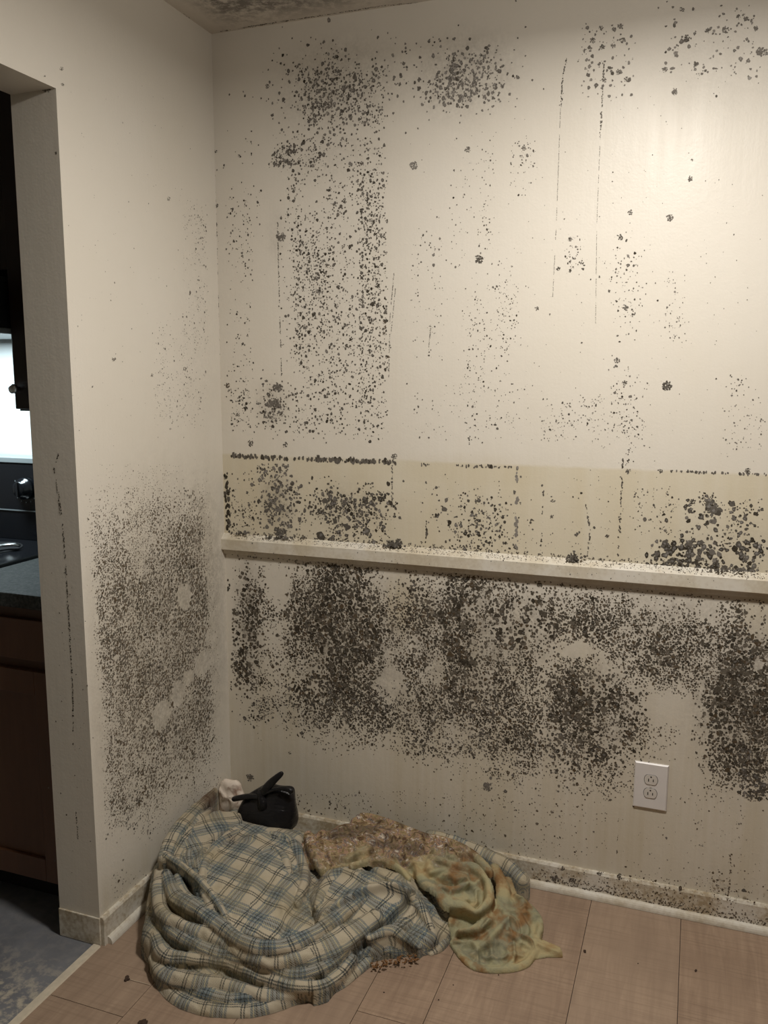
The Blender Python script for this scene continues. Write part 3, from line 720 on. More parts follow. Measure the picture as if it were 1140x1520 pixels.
# specks on the sloping rail top
n = 1300; xs = rng.uniform(0.03, 2, n); tt = rng.uniform(.05, .95, n)
cen = np.stack([xs, -.020*tt, .9772-.0137*tt], 1); nr = np.array((0, -.57, .82))
mr_.spots(cen, rng.uniform(.0006, .0019, n), (1, 0, 0), np.array((0, -.82, -.57)), nr, cols(n, .42, .25, .3), 6)
for _ in range(16):
    pass
def clump3(mo, px, py, w, h, n, d):
    p = np.stack([rng.normal(px, w, n), py-abs(rng.normal(0, h, n))], 1)
    cen, t = at_n(p, 1, -.012); cen[:, 1] += rng.uniform(-.006, .006, n)
    mo.spots(cen, rng.uniform(1.0, 2.2, n)*t/F, (1, 0, 0), (0, .3, .95), (0, -1, .3), cols(n, d, .15), 7)
clump3(mr_, 583, 813, 8, 4, 60, .25); clump3(mr_, 850, 833, 7, 4, 50, .25); clump3(mr_, 1080, 848, 30, 2, 40, .3); clump3(mr_, 420, 800, 16, 3, 60, .35); clump3(mr_, 355, 793, 6, 2, 20, .35)
mr_.build('mould_growth', rail, 'dark specks scattered over the chair rail')
mc = Mould()
trail(mc, 'ceil', [(262, 12), (300, 42), (308, 48)], 1.0, .35, .25); trail(mc, 'ceil', [(325, 47), (400, 34.5), (574, 8), (660, .5)], 1.1, .35, .35)
trail(mc, 'ceil', [(370, 39.5), (570, 8)], 1.2, .3, .4)
mc.build('mould_growth', ceiling, 'thin dark mould line where ceiling meets the walls')

# ------------------------------------------------------------------ wall outlet
ox, oz, ow, oh = 1.2724, .2941, .0883, .132
outlet = tag(empty('wall_outlet', (ox+ow/2, 0, oz)), 'white duplex electrical outlet with oversized plate low on the stained wall', 'outlet')
def up(o): return under(o, outlet)
up(MB().prism([(ox, oz), (ox+ow, oz), (ox+ow, oz+oh), (ox, oz+oh)], 1, -.0035, 0).build('plate_edge', M_PLATE))
b_ = MB(); vs = []
for (y, i) in ((-.0035, 0), (-.0062, .003)):
    vs.append([b_.bm.verts.new((x, y, z)) for x, z in ((ox+i, oz+i), (ox+ow-i, oz+i), (ox+ow-i, oz+oh-i), (ox+i, oz+oh-i))])
for j in range(4): b_.bm.faces.new((vs[0][j], vs[0][(j+1) % 4], vs[1][(j+1) % 4], vs[1][j]))
b_.bm.faces.new(vs[1]); up(b_.build('cover_plate', M_PLATE))
cx = ox+ow/2
for cz in (oz+oh/2+.0195, oz+oh/2-.0195):
    prof = []
    for a in np.linspace(0, 2*np.pi, 32, endpoint=False):
        prof.append((cx+.0172*math.cos(a), cz+max(-.0132, min(.0132, .0172*math.sin(a)))))
    f_ = up(MB().prism(prof, 1, -.0082, -.0062).build('receptacle_face', M_PLATE2, None))
    prof2 = [(cx+(p[0]-cx)*1.07, cz+(p[1]-cz)*1.07) for p in prof]
    up(MB().prism(prof2, 1, -.0065, -.0060).build('receptacle_rim', M_SLOT))
    for dx, hh in ((-.0062, .0042), (.0062, .0036)):
        s_ = MB().box((cx+dx-.0012, -.0085, cz-.001-hh), (cx+dx+.0012, -.0081, cz-.001+hh)).build('slot', M_SLOT); up(s_)
    prof3 = [(cx+.0022*math.cos(a), cz+.0085+.0022*math.sin(a)) for a in np.linspace(0, 2*np.pi, 12, endpoint=False)]
    up(MB().prism(prof3, 1, -.0085, -.0081).build('ground_hole', M_SLOT))
prof = [(cx+.0028*math.cos(a), oz+oh/2+.0028*math.sin(a)) for a in np.linspace(0, 2*np.pi, 14, endpoint=False)]
up(MB().prism(prof, 1, -.0074, -.0060).build('screw', M_PLATE2))

# ------------------------------------------------------------------ kitchen seen through the doorway
SX = -.503
cab = tag(empty('base_cabinet', (-.316, -.3, 0)), 'brown wooden base cabinet with drawer and panel door under the counter', 'cabinet')
def kc(o): return under(o, cab)
kc(MB().box((SX+.004, -.60, .10), (-.135, -.01, .872)).build('body', M_CAB))
kc(MB().box((SX+.004, -.535, 0), (-.135, -.02, .10)).build('toe_kick', M_TOE))
kc(MB().box((SX+.014, -.62, .728), (-.150, -.601, .838), .003).build('drawer_front', M_CAB))
d_ = kc(MB().box((SX+.014, -.612, .105), (-.150, -.601, .700)).build('door', M_CAB))
for nm, a, b in (('stile', (SX+.014, .105), (SX+.074, .700)), ('stile', (-.210, .105), (-.150, .700)), ('rail', (SX+.0745, .105), (-.2105, .170)), ('rail', (SX+.0745, .635), (-.2105, .700))):
    o = MB().box((a[0], -.622, a[1]), (b[0], -.612, b[1]), .002).build(nm, M_CAB); o.parent = d_
ct = tag(MB().box((SX+.004, -.640, .8735), (-.132, -.004, .912), .004).build('countertop', M_COUNTER), 'dark speckled countertop beside the stove', 'countertop')
up_ = tag(empty('upper_cabinet', (-.31, -.17, 1.362)), 'dark wooden upper cabinet hanging right of the range hood', 'cabinet')
def ku(o): return under(o, up_)
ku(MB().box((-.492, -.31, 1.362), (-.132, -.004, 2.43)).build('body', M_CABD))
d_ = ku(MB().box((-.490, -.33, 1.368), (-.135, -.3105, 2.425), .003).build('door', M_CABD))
kn = MB().tube([(-.474, -.331, 1.427), (-.474, -.342, 1.427), (-.474, -.346, 1.427), (-.474, -.356, 1.427), (-.474, -.359, 1.427)], [.006, .006, .014, .014, .008], 14).build('knob', M_CHROME, None, True); kn.parent = d_
hood = tag(empty('range_hood', (-.88, -.22, 1.585)), 'black range hood above the stove with a ribbed light lens', 'hood')
def kh(o): return under(o, hood)
kh(MB().prism([(-.004, 1.60), (-.46, 1.60), (-.49, 1.62), (-.40, 1.74), (-.004, 1.76)], 0, -1.262, SX-.003).build('hood_shell', M_BLACKM))
ln = kh(MB().box((-.98, -.47, 1.583), (-.506, -.05, 1.600), .004).build('light_lens', M_GREYTRIM))
for i in range(24):
    x = -.97+i*.0195; o = MB().box((x, -.474, 1.585), (x+.008, -.470, 1.598)).build('lens_rib', M_CHROME); o.parent = ln
uc2 = tag(MB().box((-1.262, -.31, 1.764), (SX-.003, -.004, 2.43), .003).build('hood_cabinet', M_CABD), 'short dark wooden cabinet directly above the range hood', 'cabinet')
st = tag(empty('stove', (-.88, -.32, 0)), 'black freestanding stove with control backguard left of the counter', 'stove')
def ks(o): return under(o, st)
ks(MB().box((-1.26, -.62, .03), (SX, -.006, .90)).build('body', M_BLACKM))
ks(MB().box((-1.262, -.65, .9005), (SX+.002, -.09, .922), .004).build('cooktop', M_BLACK))
ks(MB().box((-1.26, -.085, .9005), (SX, -.006, 1.178), .004).build('backguard', M_BLACK))
ks(MB().box((-1.262, -.088, 1.179), (SX+.001, -.005, 1.196), .002).build('backguard_trim', M_GREYTRIM))
ks(MB().box((-1.255, -.0875, 1.018), (SX-.004, -.0855, 1.0215)).build('panel_line', M_GREYTRIM))
for x in (-.70, -1.06):
    k_ = ks(MB().tube([(x, -.0855, 1.095), (x, -.097, 1.095), (x, -.098, 1.095), (x, -.118, 1.095), (x, -.121, 1.095)], [.036, .036, .029, .026, .02], 24).build('knob', M_BLACK, None, True))
    o = MB().box((x-.004, -.126, 1.07), (x+.004, -.1205, 1.12), .001).build('pointer', M_BLACKM); o.parent = k_
    for j in range(11):
        a = math.radians(-210+j*24)
        o = MB().box((x+.047*math.cos(a)-.0018, -.0866, 1.095+.047*math.sin(a)-.0022), (x+.047*math.cos(a)+.0018, -.0857, 1.095+.047*math.sin(a)+.0022)).build('dial_mark', M_GREYTRIM); ks(o)
ks(MB().tube([(-.705, -.25, .9225), (-.705, -.25, .926)], [.10, .098], 28).build('burner', M_BLACKM))
sp = [at(-14, 812, z=.945), at(0, 808, z=.945), at(12, 806.5, z=.945), at(22, 806, z=.946), at(29, 808, z=.940)]
tag(MB().tube([(p[0], p[1], p[2]-.004) for p in sp], [(.010, .005), (.012, .005), (.014, .006), (.016, .006), (.010, .005)], 10).build('spoon_rest', M_CHROME, None, True), 'small silver metal utensil lying on the black stove top', 'utensil')

# ------------------------------------------------------------------ relief cloth: folds and sheets laid over one another
AX = np.array([.18, -.50, .85]); AX /= np.linalg.norm(AX)
E1 = np.cross((0, 0, 1), AX); E1 /= np.linalg.norm(E1); E2 = np.cross(AX, E1)
RES = .0023
g1 = np.arange(-.25, 1.36, RES); g2 = np.arange(-.56, .62, RES)
ORG = np.array([.0, -.45, 0.])
def dom(P): P = np.asarray(P, float)-ORG; return np.stack([P@E1, P@E2, P@AX], -1)
GA, GB_ = np.meshgrid(g1, g2, indexing='ij')
def trace(pts): return np.array([at(p[0], p[1], z=p[2]) for p in pts])
def catmull(P, m=10):
    P = np.asarray(P); Q = np.vstack([2*P[0]-P[1], P, 2*P[-1]-P[-2]]); out = []
    for i in range(1, len(Q)-2):
        for t in np.arange(m)/m:
            out.append(.5*((2*Q[i])+(-Q[i-1]+Q[i+1])*t+(2*Q[i-1]-5*Q[i]+4*Q[i+1]-Q[i+2])*t*t+(-Q[i-1]+3*Q[i]-3*Q[i+1]+Q[i+2])*t**3))
    out.append(P[-1]); return np.array(out)
class Cloth:
    def __init__(s, name, rough=.22):
        s.rough = rough; s.h = np.full(GA.shape, -9.); s.lab = np.full(GA.shape, -1); s.uv = []
    def put(s, sl, h, u, v):
        k = len(s.uv); U_ = np.zeros(GA.shape+(2,), np.float32); U_[sl+(slice(None),)] = np.stack([u, v], -1); s.uv.append((sl, U_[sl]))
        H_ = s.h[sl]; m = h > H_; H_[m] = h[m]; L_ = s.lab[sl]; L_[m] = k
    def fold(s, pts, w, t=None, rot=0., off=(0, 0), world=False, flat=2.0):
        P = np.array(pts, float) if world else trace(pts)
        C = catmull(dom(P), 10); n = len(C)
        w = np.interp(np.linspace(0, 1, n), np.linspace(0, 1, len(np.atleast_1d(w))), np.atleast_1d(w))
        t = w*(1.15 if s.rough < .5 else .9) if t is None else np.full(n, t)
        mg = w.max()+.02
        i0, i1 = np.searchsorted(g1, [C[:, 0].min()-mg, C[:, 0].max()+mg]); j0, j1 = np.searchsorted(g2, [C[:, 1].min()-mg, C[:, 1].max()+mg])
        sl = (slice(i0, i1), slice(j0, j1)); A = GA[sl]; B = GB_[sl]
        best = np.full(A.shape, 9.); S_ = np.zeros(A.shape); SG = np.zeros(A.shape); CC = np.zeros(A.shape); WW = np.full(A.shape, .01); TT = np.full(A.shape, .01); arc = 0
        for i in range(n-1):
            a, b = C[i], C[i+1]; d = b[:2]-a[:2]; L2 = d@d+1e-12; L = math.sqrt(L2)
            q = np.clip(((A-a[0])*d[0]+(B-a[1])*d[1])/L2, 0, 1)
            ex = A-(a[0]+q*d[0]); ey = B-(a[1]+q*d[1]); D = np.hypot(ex, ey); m = D < best
            best[m] = D[m]; S_[m] = (arc+q*L)[m]; SG[m] = np.sign(d[0]*ey-d[1]*ex)[m]
            CC[m] = (a[2]+q*(b[2]-a[2]))[m]; WW[m] = (w[i]+q*(w[i+1]-w[i]))[m]; TT[m] = (t[i]+q*(t[i+1]-t[i]))[m]; arc += L
        wob = 1+s.rough*(fbm(S_*(28 if s.rough < .5 else 13), SG*3+len(s.uv), 11+len(s.uv))-.5)
        q = best/(WW*wob)
        h = np.where(q < 1, CC-TT+TT*np.clip(1-np.clip(q, 0, 1)**flat, 0, 1)**(1/flat)+(.012 if s.rough < .5 else .005)*(fbm(S_*(34 if s.rough < .5 else 18)+SG*best*30, SG*best*45, 31+len(s.uv))-.5), -9)
        dv = SG*WW*np.arcsin(np.clip(q, 0, 1)); c_, s_ = math.cos(rot), math.sin(rot)
        s.put(sl, h, S_*c_-dv*s_+off[0], S_*s_+dv*c_+off[1])
    def sheet(s, pts, poly, edge=.03, drop=.03, rot=0., off=(0, 0), ridges=(), world=False, wr=.008, cr=.0):
        P = dom(np.array(pts, float) if world else trace(pts)); Q = dom(np.array(poly, float) if world else trace(poly))[:, :2]
        n = len(P); r = np.hypot(P[:, None, 0]-P[None, :, 0], P[:, None, 1]-P[None, :, 1])
        K = np.zeros((n+3, n+3)); K[:n, :n] = np.where(r > 0, r*r*np.log(r+1e-9), 0)+np.eye(n)*2e-4; K[:n, n] = 1; K[:n, n+1:] = P[:, :2]; K[n:, :n] = K[:n, n:].T
        co = np.linalg.solve(K, np.concatenate([P[:, 2], np.zeros(3)]))
        i0, i1 = np.searchsorted(g1, [Q[:, 0].min(), Q[:, 0].max()]); j0, j1 = np.searchsorted(g2, [Q[:, 1].min(), Q[:, 1].max()])
        sl = (slice(i0, i1), slice(j0, j1)); A = GA[sl]; B = GB_[sl]
        h = co[n]+co[n+1]*A+co[n+2]*B
        for i in range(n):
            rr = np.hypot(A-P[i, 0], B-P[i, 1]); h = h+co[i]*np.where(rr > 0, rr*rr*np.log(rr+1e-9), 0)
        ins = np.zeros(A.shape, bool); dist = np.full(A.shape, 9.)
        for i in range(len(Q)):
            a, b = Q[i], Q[(i+1) % len(Q)]
            crs = ((a[1] > B) != (b[1] > B)) & (A < (b[0]-a[0])*(B-a[1])/(b[1]-a[1]+1e-12)+a[0]); ins ^= crs
            d = b-a; q = np.clip(((A-a[0])*d[0]+(B-a[1])*d[1])/(d@d+1e-12), 0, 1); dist = np.minimum(dist, np.hypot(A-a[0]-q*d[0], B-a[1]-q*d[1]))
        e = 1-np.clip(dist/edge, 0, 1); h = h-drop*(1-np.sqrt(np.clip(1-e*e, 0, 1)))
        u = A.copy(); v = B.copy()
        for (rp, w, amp) in ridges:
            R_ = catmull(dom(trace(rp)), 8); best = np.full(A.shape, 9.); sg = np.zeros(A.shape)
            for i in range(len(R_)-1):
                a, b = R_[i], R_[i+1]; d = b[:2]-a[:2]; q = np.clip(((A-a[0])*d[0]+(B-a[1])*d[1])/(d@d+1e-12), 0, 1)
                ex = A-a[0]-q*d[0]; ey = B-a[1]-q*d[1]; D = np.hypot(ex, ey); m = D < best; best[m] = D[m]; sg[m] = np.sign(d[0]*ey-d[1]*ex)[m]
            h = h+amp*np.exp(-(best/w)**2); u = u+sg*abs(amp)*.6*(1-np.exp(-(best/w)**2))*np.exp(-(best/(4*w))**2)
        h = h+wr*(fbm(A*24, B*24, 77+len(s.uv))-.5)*2
        if cr:
            wx = A+.03*(fbm(A*14, B*14, 5)-.5); wy = B+.03*(fbm(A*14, B*14, 6)-.5)
            f1 = vnoise(wx*34, wy*15, 91+len(s.uv)); f2 = vnoise(wx*17+7, wy*40, 95)
            h = h+cr*(np.clip(1-abs(2*f1-1)*3.2, 0, 1)+.7*np.clip(1-abs(2*f2-1)*3.2, 0, 1)-.6)
        h = np.where(ins, h, -9)
        c_, s_ = math.cos(rot), math.sin(rot)
        s.put(sl, h, u*c_-v*s_+off[0], u*s_+v*c_+off[1])
    def finish(s, name, mat, over=None, lift=.005, blur=2):
        h = s.h.copy(); ok = h > -5
        if over is not None:
            m = ok & (over > -5); h[m] = np.maximum(h[m], over[m]+lift)
        for _ in range(blur):
            acc = np.zeros_like(h); cnt = np.zeros_like(h)
            for dx, dy, wt in ((0, 0, 2), (1, 0, 1), (-1, 0, 1), (0, 1, 1), (0, -1, 1)):
                hh = np.roll(h, (dx, dy), (0, 1)); oo = np.roll(ok, (dx, dy), (0, 1)); acc += np.where(oo, hh, 0)*wt; cnt += oo*wt
            h = np.where(ok, acc/np.maximum(cnt, 1), h)
        s.hf = h
        P = ORG + GA[..., None]*E1 + GB_[..., None]*E2 + h[..., None]*AX
        P[..., 0] = np.maximum(P[..., 0], .028); P[..., 1] = np.minimum(P[..., 1], -.030); P[..., 2] = np.maximum(P[..., 2], .0012)
        idx = np.full(h.shape, -1); 
        q_ok = ok[:-1, :-1] & ok[1:, :-1] & ok[1:, 1:] & ok[:-1, 1:]
        use = np.zeros_like(ok); use[:-1, :-1] |= q_ok; use[1:, :-1] |= q_ok; use[1:, 1:] |= q_ok; use[:-1, 1:] |= q_ok
        idx[use] = np.arange(use.sum()); V = P[use]
        I, J = np.nonzero(q_ok)
        quads = np.stack([idx[I, J], idx[I+1, J], idx[I+1, J+1], idx[I, J+1]], 1)
        ij = np.stack([np.stack([I, J], 1), np.stack([I+1, J], 1), np.stack([I+1, J+1], 1), np.stack([I, J+1], 1)], 1)
        lab = s.lab[I, J]; UV = np.zeros((len(I), 4, 2), np.float32)
        for k, (sl, u) in enumerate(s.uv):
            f = np.nonzero(lab == k)[0]
            if not len(f): continue
            a = np.clip(ij[f][..., 0]-sl[0].start, 0, u.shape[0]-1); b = np.clip(ij[f][..., 1]-sl[1].start, 0, u.shape[1]-1)
            UV[f] = u[a, b]
        # skirt down to what it lies on, so the cloth is a closed heap
        from collections import Counter
        ed = np.concatenate([quads[:, [0, 1]], quads[:, [1, 2]], quads[:, [2, 3]], quads[:, [3, 0]]]); key = np.sort(ed, 1)
        _, inv, cnt = np.unique(key, axis=0, return_inverse=True, return_counts=True); bd = ed[cnt[inv.ravel()] == 1]
        uvb = {}
        for qi in range(4): pass
        bv = np.unique(bd); mp = {int(v): len(V)+i for i, v in enumerate(bv)}
        low_ = V[bv].copy(); low_[:, 2] = .0008 if over is None else np.maximum(.0008, low_[:, 2]-.012)
        sk = [(int(b), int(a), mp[int(a)], mp[int(b)]) for a, b in bd]
        o = mesh_obj(name, np.vstack([V, low_]), quads.tolist()+sk, mat, None, True)
        uvl = o.data.uv_layers.new(name='UVMap'); full = np.zeros((len(o.data.loops), 2), np.float32); full[:len(UV)*4] = UV.reshape(-1, 2)
        vu = np.zeros((len(V), 2), np.float32); vu[quads.ravel()] = UV.reshape(-1, 2)
        dz = {int(v): float(V[v, 2]-l[2]) for v, l in zip(bv, low_)}
        su = np.array([[vu[b], vu[a], vu[a]+(0, dz[a]), vu[b]+(0, dz[b])] for b, a, _, _ in sk], np.float32)
        full[len(UV)*4:] = su.reshape(-1, 2)
        uvl.data.foreach_set('uv', full.ravel())
        o['_n'] = len(V); del o['_n']
        return o

bl = Cloth('blanket')
# heap underneath everything (world coordinates on the floor)
bl.sheet([(.06, -.12, .11), (.06, -.40, .17), (.15, -.60, .10), (.30, -.70, .05), (.45, -.70, .04), (.25, -.35, .125), (.35, -.5, .10), (.5, -.35, .09), (.5, -.55, .07), (.3, -.12, .07), (.55, -.12, .09), (.8, -.1, .07), (.75, -.3, .06), (.66, -.42, .04)],
         [(.035, -.05, .1), (.035, -.48, .1), (.12, -.66, .03), (.24, -.74, .01), (.36, -.74, .01), (.48, -.69, .01), (.57, -.59, .01), (.64, -.46, .01), (.76, -.36, .01), (.83, -.27, .01), (.9, -.12, .03), (.85, -.05, .04), (.4, -.045, .06)], .05, .05, rot=.6, world=True)
bl.sheet([(300, 1240, .165), (340, 1226, .16), (400, 1228, .145), (440, 1236, .13), (320, 1280, .155), (380, 1290, .15), (430, 1290, .135), (345, 1330, .14), (400, 1368, .12), (450, 1335, .105), (420, 1256, .142), (462, 1310, .105), (330, 1350, .135), (430, 1390, .105)],
         [(282, 1232, .16), (318, 1212, .17), (352, 1214, .16), (400, 1226, .14), (448, 1232, .12), (458, 1285, .12), (452, 1320, .11), (470, 1380, .1), (430, 1402, .1), (370, 1395, .1), (310, 1370, .12), (285, 1320, .14), (276, 1270, .15)], .02, .02, rot=.42, off=(.03, .02),
         ridges=[([(372, 1246, .15), (408, 1238, .15), (440, 1252, .13)], .012, .014), ([(360, 1262, .15), (378, 1290, .145), (372, 1330, .14)], .02, .008), ([(440, 1300, .13), (420, 1330, .12), (428, 1370, .11)], .014, .012), ([(400, 1300, .14), (392, 1350, .13)], .012, -.006), ([(455, 1300, .11), (440, 1340, .11), (420, 1380, .11)], .010, -.010)])
bl.sheet([(275, 1232, .18), (310, 1212, .185), (350, 1210, .17), (290, 1260, .175), (320, 1240, .175), (355, 1222, .16)],
         [(268, 1250, .17), (285, 1222, .18), (318, 1203, .18), (358, 1206, .16), (362, 1224, .15), (330, 1240, .16), (308, 1262, .16), (293, 1292, .16), (272, 1288, .16)], .012, .02, rot=1.1, off=(.01, .05),
         ridges=[([(360, 1222, .16), (330, 1238, .17), (306, 1262, .17), (292, 1290, .16)], .009, .012)])
bl.fold([(352, 1258, .15), (372, 1244, .158), (404, 1237, .158), (430, 1246, .15), (446, 1272, .14), (452, 1305, .125), (440, 1340, .118)], [.008, .012, .014, .015, .015, .014, .010], .011, rot=.3, off=(.02, .04))
bl.fold([(384, 1272, .152), (402, 1258, .155), (420, 1268, .15), (430, 1292, .142)], [.008, .011, .012, .008], .009, rot=.3, off=(.05, .01))
bl.fold([(352, 1232, .166), (322, 1252, .168), (302, 1282, .166), (300, 1316, .158), (312, 1345, .148)], [.008, .011, .012, .011, .008], .009, rot=.1, off=(.07, .02))
bl.fold([(470, 1345, .118), (482, 1312, .122), (505, 1292, .126), (535, 1290, .126)], [.010, .014, .014, .010], .012, rot=.5, off=(.01, .03))
bl.fold([(560, 1288, .122), (596, 1306, .115), (622, 1340, .095), (640, 1376, .065)], [.008, .012, .014, .010], .013, rot=.2, off=(.06, .03))
bl.fold([(548, 1392, .07), (578, 1378, .075), (602, 1388, .065), (622, 1402, .04)], [.010, .015, .014, .010], .014, rot=.2, off=(.02, .08))
# left limb standing along the wall
bl.fold([(317, 1172, .195), (300, 1186, .20), (280, 1206, .205), (262, 1228, .205), (248, 1252, .20), (242, 1270, .19)], [.013, .018, .020, .022, .022, .018], rot=0, off=(.02, .066))
bl.fold([(312, 1200, .18), (285, 1220, .185), (268, 1246, .185), (262, 1272, .18), (272, 1292, .17)], [.012, .017, .017, .016, .012], rot=.2, off=(.06, .03))
bl.fold([(284, 1240, .175), (278, 1265, .175), (286, 1292, .165)], [.012, .014, .012], rot=.1)
# rolled hem crossing the heap
bl.fold([(243, 1266, .195), (270, 1283, .188), (296, 1305, .177), (318, 1331, .163), (334, 1358, .150)], [.010, .011, .011, .010, .008], off=(.0, .030))
# big sweeping folds round the front
bl.fold([(246, 1294, .155), (258, 1326, .150), (290, 1345, .145), (323, 1368, .140), (353, 1390, .135), (389, 1402, .132), (425, 1399, .130), (463, 1381, .128), (502, 1357, .125), (540, 1327, .12)], [.016, .02, .019, .018, .019, .021, .021, .019, .018, .014], off=(.012, .004))
bl.fold([(237, 1283, .15), (233, 1320, .135), (240, 1352, .128), (270, 1371, .122), (308, 1384, .115), (340, 1399, .110), (371, 1417, .105), (404, 1426, .10), (449, 1417, .10), (500, 1390, .095)], [.018, .02, .02, .018, .018, .017, .016, .015, .018, .016], off=(.05, .051))
bl.fold([(262, 1300, .155), (275, 1325, .145), (310, 1352, .14), (340, 1375, .135)], [.013, .014, .012, .01], off=(.03, .08))
bl.fold([(377, 1420, .088), (425, 1420, .094), (472, 1408, .098), (512, 1388, .098), (556, 1358, .092)], [.012, .022, .030, .030, .022], .016, off=(.04, .048))
bl.fold([(236, 1362, .10), (258, 1381, .105), (299, 1404, .096), (344, 1417, .090), (395, 1432, .083), (437, 1443, .076), (478, 1435, .072), (512, 1410, .07)], [.016, .018, .016, .015, .014, .014, .014, .012], off=(.005, .007))
bl.fold([(229, 1386, .075), (243, 1412, .080), (279, 1419, .078), (329, 1426, .073), (377, 1443, .066), (425, 1458, .058), (472, 1461, .05), (500, 1446, .046), (524, 1420, .05)], [.018, .02, .017, .015, .016, .017, .016, .015, .012], off=(.02, .075))
bl.fold([(229, 1420, .046), (243, 1441, .050), (279, 1452, .052), (314, 1456, .05), (353, 1463, .046), (389, 1473, .040), (431, 1472, .035), (470, 1466, .03)], [.018, .021, .022, .020, .018, .017, .016, .014], off=(.07, .052))
bl.fold([(252, 1452, .03), (299, 1471, .034), (335, 1480, .032), (377, 1480, .028), (415, 1476, .025)], [.016, .018, .018, .016, .014], off=(.03, .01))
bl.fold([(231, 1436, .016), (246, 1464, .016), (268, 1484, .016), (300, 1494, .017), (340, 1498, .017), (380, 1497, .017), (420, 1485, .017), (455, 1474, .017), (495, 1462, .017), (525, 1440, .017), (545, 1424, .02)], [.018, .019, .018, .018, .018, .018, .018, .017, .017, .016, .012], off=(.09, .058))
# right lobe
bl.sheet([(480, 1300, .11), (520, 1290, .12), (575, 1300, .115), (620, 1320, .09), (500, 1350, .11), (560, 1345, .095), (600, 1360, .075), (540, 1385, .07), (600, 1395, .045), (650, 1370, .05), (660, 1340, .06), (570, 1410, .025)],
         [(458, 1330, .1), (478, 1285, .12), (510, 1276, .12), (560, 1280, .12), (620, 1290, .1), (660, 1320, .07), (682, 1365, .03), (672, 1392, .012), (640, 1413, .004), (590, 1418, .004), (540, 1428, .004), (510, 1420, .03), (470, 1380, .1)], .025, .03, rot=.5, off=(.05, .07),
         ridges=[([(455, 1380, .11), (505, 1342, .12), (545, 1322, .115), (585, 1317, .11), (610, 1328, .10)], .016, .036), ([(612, 1332, .09), (580, 1365, .08), (545, 1395, .05), (528, 1420, .03)], .009, -.034), ([(596, 1300, .1), (622, 1338, .085), (640, 1375, .055), (646, 1400, .03)], .012, .018),
                 ([(560, 1398, .05), (590, 1388, .055), (615, 1402, .04)], .012, .012), ([(620, 1345, .08), (610, 1375, .07), (585, 1375, .07)], .008, -.012), ([(540, 1285, .12), (580, 1312, .11)], .008, -.016), ([(482, 1300, .11), (505, 1290, .12), (530, 1300, .12)], .012, .012)])
bl.fold([(626, 1288, .11), (652, 1325, .085), (668, 1355, .06), (676, 1380, .03)], [.018, .022, .024, .018], off=(.05, .052))
bl.fold([(522, 1420, .022), (560, 1409, .028), (600, 1404, .028), (640, 1402, .022), (662, 1390, .018)], [.012, .014, .015, .014, .012], off=(.02, .01))
bl.fold([(640, 1412, .010), (652, 1402, .018), (664, 1388, .024)], [.010, .013, .012], off=(.0, .05))
# far end along the baseboard
bl.fold([(640, 1236, .125), (685, 1250, .118), (721, 1265, .11), (755, 1283, .095), (776, 1302, .07)], [.022, .026, .028, .028, .024], off=(.05, .05))
blanket = bl.finish('blanket', M_PLAID)
tag(blanket, 'crumpled blue and cream plaid fleece blanket heaped in the corner', 'blanket')
vv = np.zeros(len(blanket.data.vertices)*3, np.float32); blanket.data.vertices.foreach_get('co', vv); vv = vv.reshape(-1, 3)
c0 = at(316, 1190, z=.180); c1 = at(345, 1240, z=.17); c2 = at(470, 1300, z=.12)
add_attr(blanket, 'stain', np.clip(1.5*np.exp(-(np.linalg.norm(vv-c0, axis=1)/.050)**2)+.45*np.exp(-(np.linalg.norm(vv-c1, axis=1)/.03)**2)+.6*np.exp(-(np.linalg.norm(vv-c2, axis=1)/.03)**2), 0, 1))

tw = Cloth('towel', .6)
tw.sheet([(460, 1240, .15), (505, 1222, .155), (545, 1214, .155), (600, 1235, .15), (650, 1262, .14), (520, 1262, .148), (570, 1276, .142), (480, 1262, .145), (640, 1290, .125), (690, 1290, .12), (700, 1320, .10)],
         [(446, 1248, .14), (470, 1232, .15), (520, 1216, .15), (545, 1206, .155), (575, 1212, .15), (640, 1238, .14), (690, 1258, .13), (725, 1290, .11), (728, 1335, .09), (700, 1352, .09), (660, 1335, .1), (620, 1300, .12), (590, 1284, .13), (530, 1280, .14), (480, 1290, .13), (455, 1275, .14)], .035, .05,
         ridges=[([(470, 1250, .15), (520, 1240, .15), (560, 1250, .15)], .008, .010), ([(500, 1232, .15), (550, 1228, .15), (590, 1246, .15)], .008, .008), ([(520, 1270, .15), (560, 1262, .15), (600, 1270, .14)], .007, .010), ([(540, 1235, .15), (575, 1262, .14), (602, 1292, .13)], .008, .010),
                 ([(600, 1250, .14), (650, 1262, .14), (690, 1275, .13)], .008, .009), ([(640, 1300, .12), (668, 1312, .11), (700, 1318, .10)], .010, -.020), ([(660, 1298, .12), (690, 1300, .115), (704, 1320, .10)], .006, .012)], wr=.010, cr=.014)
tw.fold([(458, 1238, .155), (466, 1262, .15), (480, 1286, .135)], [.014, .018, .016])
tw.fold([(478, 1235, .155), (492, 1262, .15)], [.014, .014])
tw.fold([(525, 1216, .158), (548, 1209, .160), (595, 1224, .152), (633, 1238, .146), (670, 1249, .140), (702, 1267, .132), (727, 1290, .115)], [.010, .012, .011, .011, .012, .013, .012])
tw.fold([(522, 1282, .143), (560, 1274, .145), (590, 1284, .138), (607, 1302, .125)], [.008, .010, .010, .008])
tw.fold([(600, 1278, .138), (640, 1272, .142), (676, 1282, .136), (704, 1284, .134), (722, 1304, .122), (726, 1330, .105), (712, 1350, .09)], [.008, .013, .009, .014, .011, .015, .010])
tw.fold([(616, 1284, .13), (630, 1306, .122), (648, 1318, .116), (664, 1338, .104), (690, 1342, .10), (706, 1352, .09)], [.010, .015, .010, .015, .012, .008])
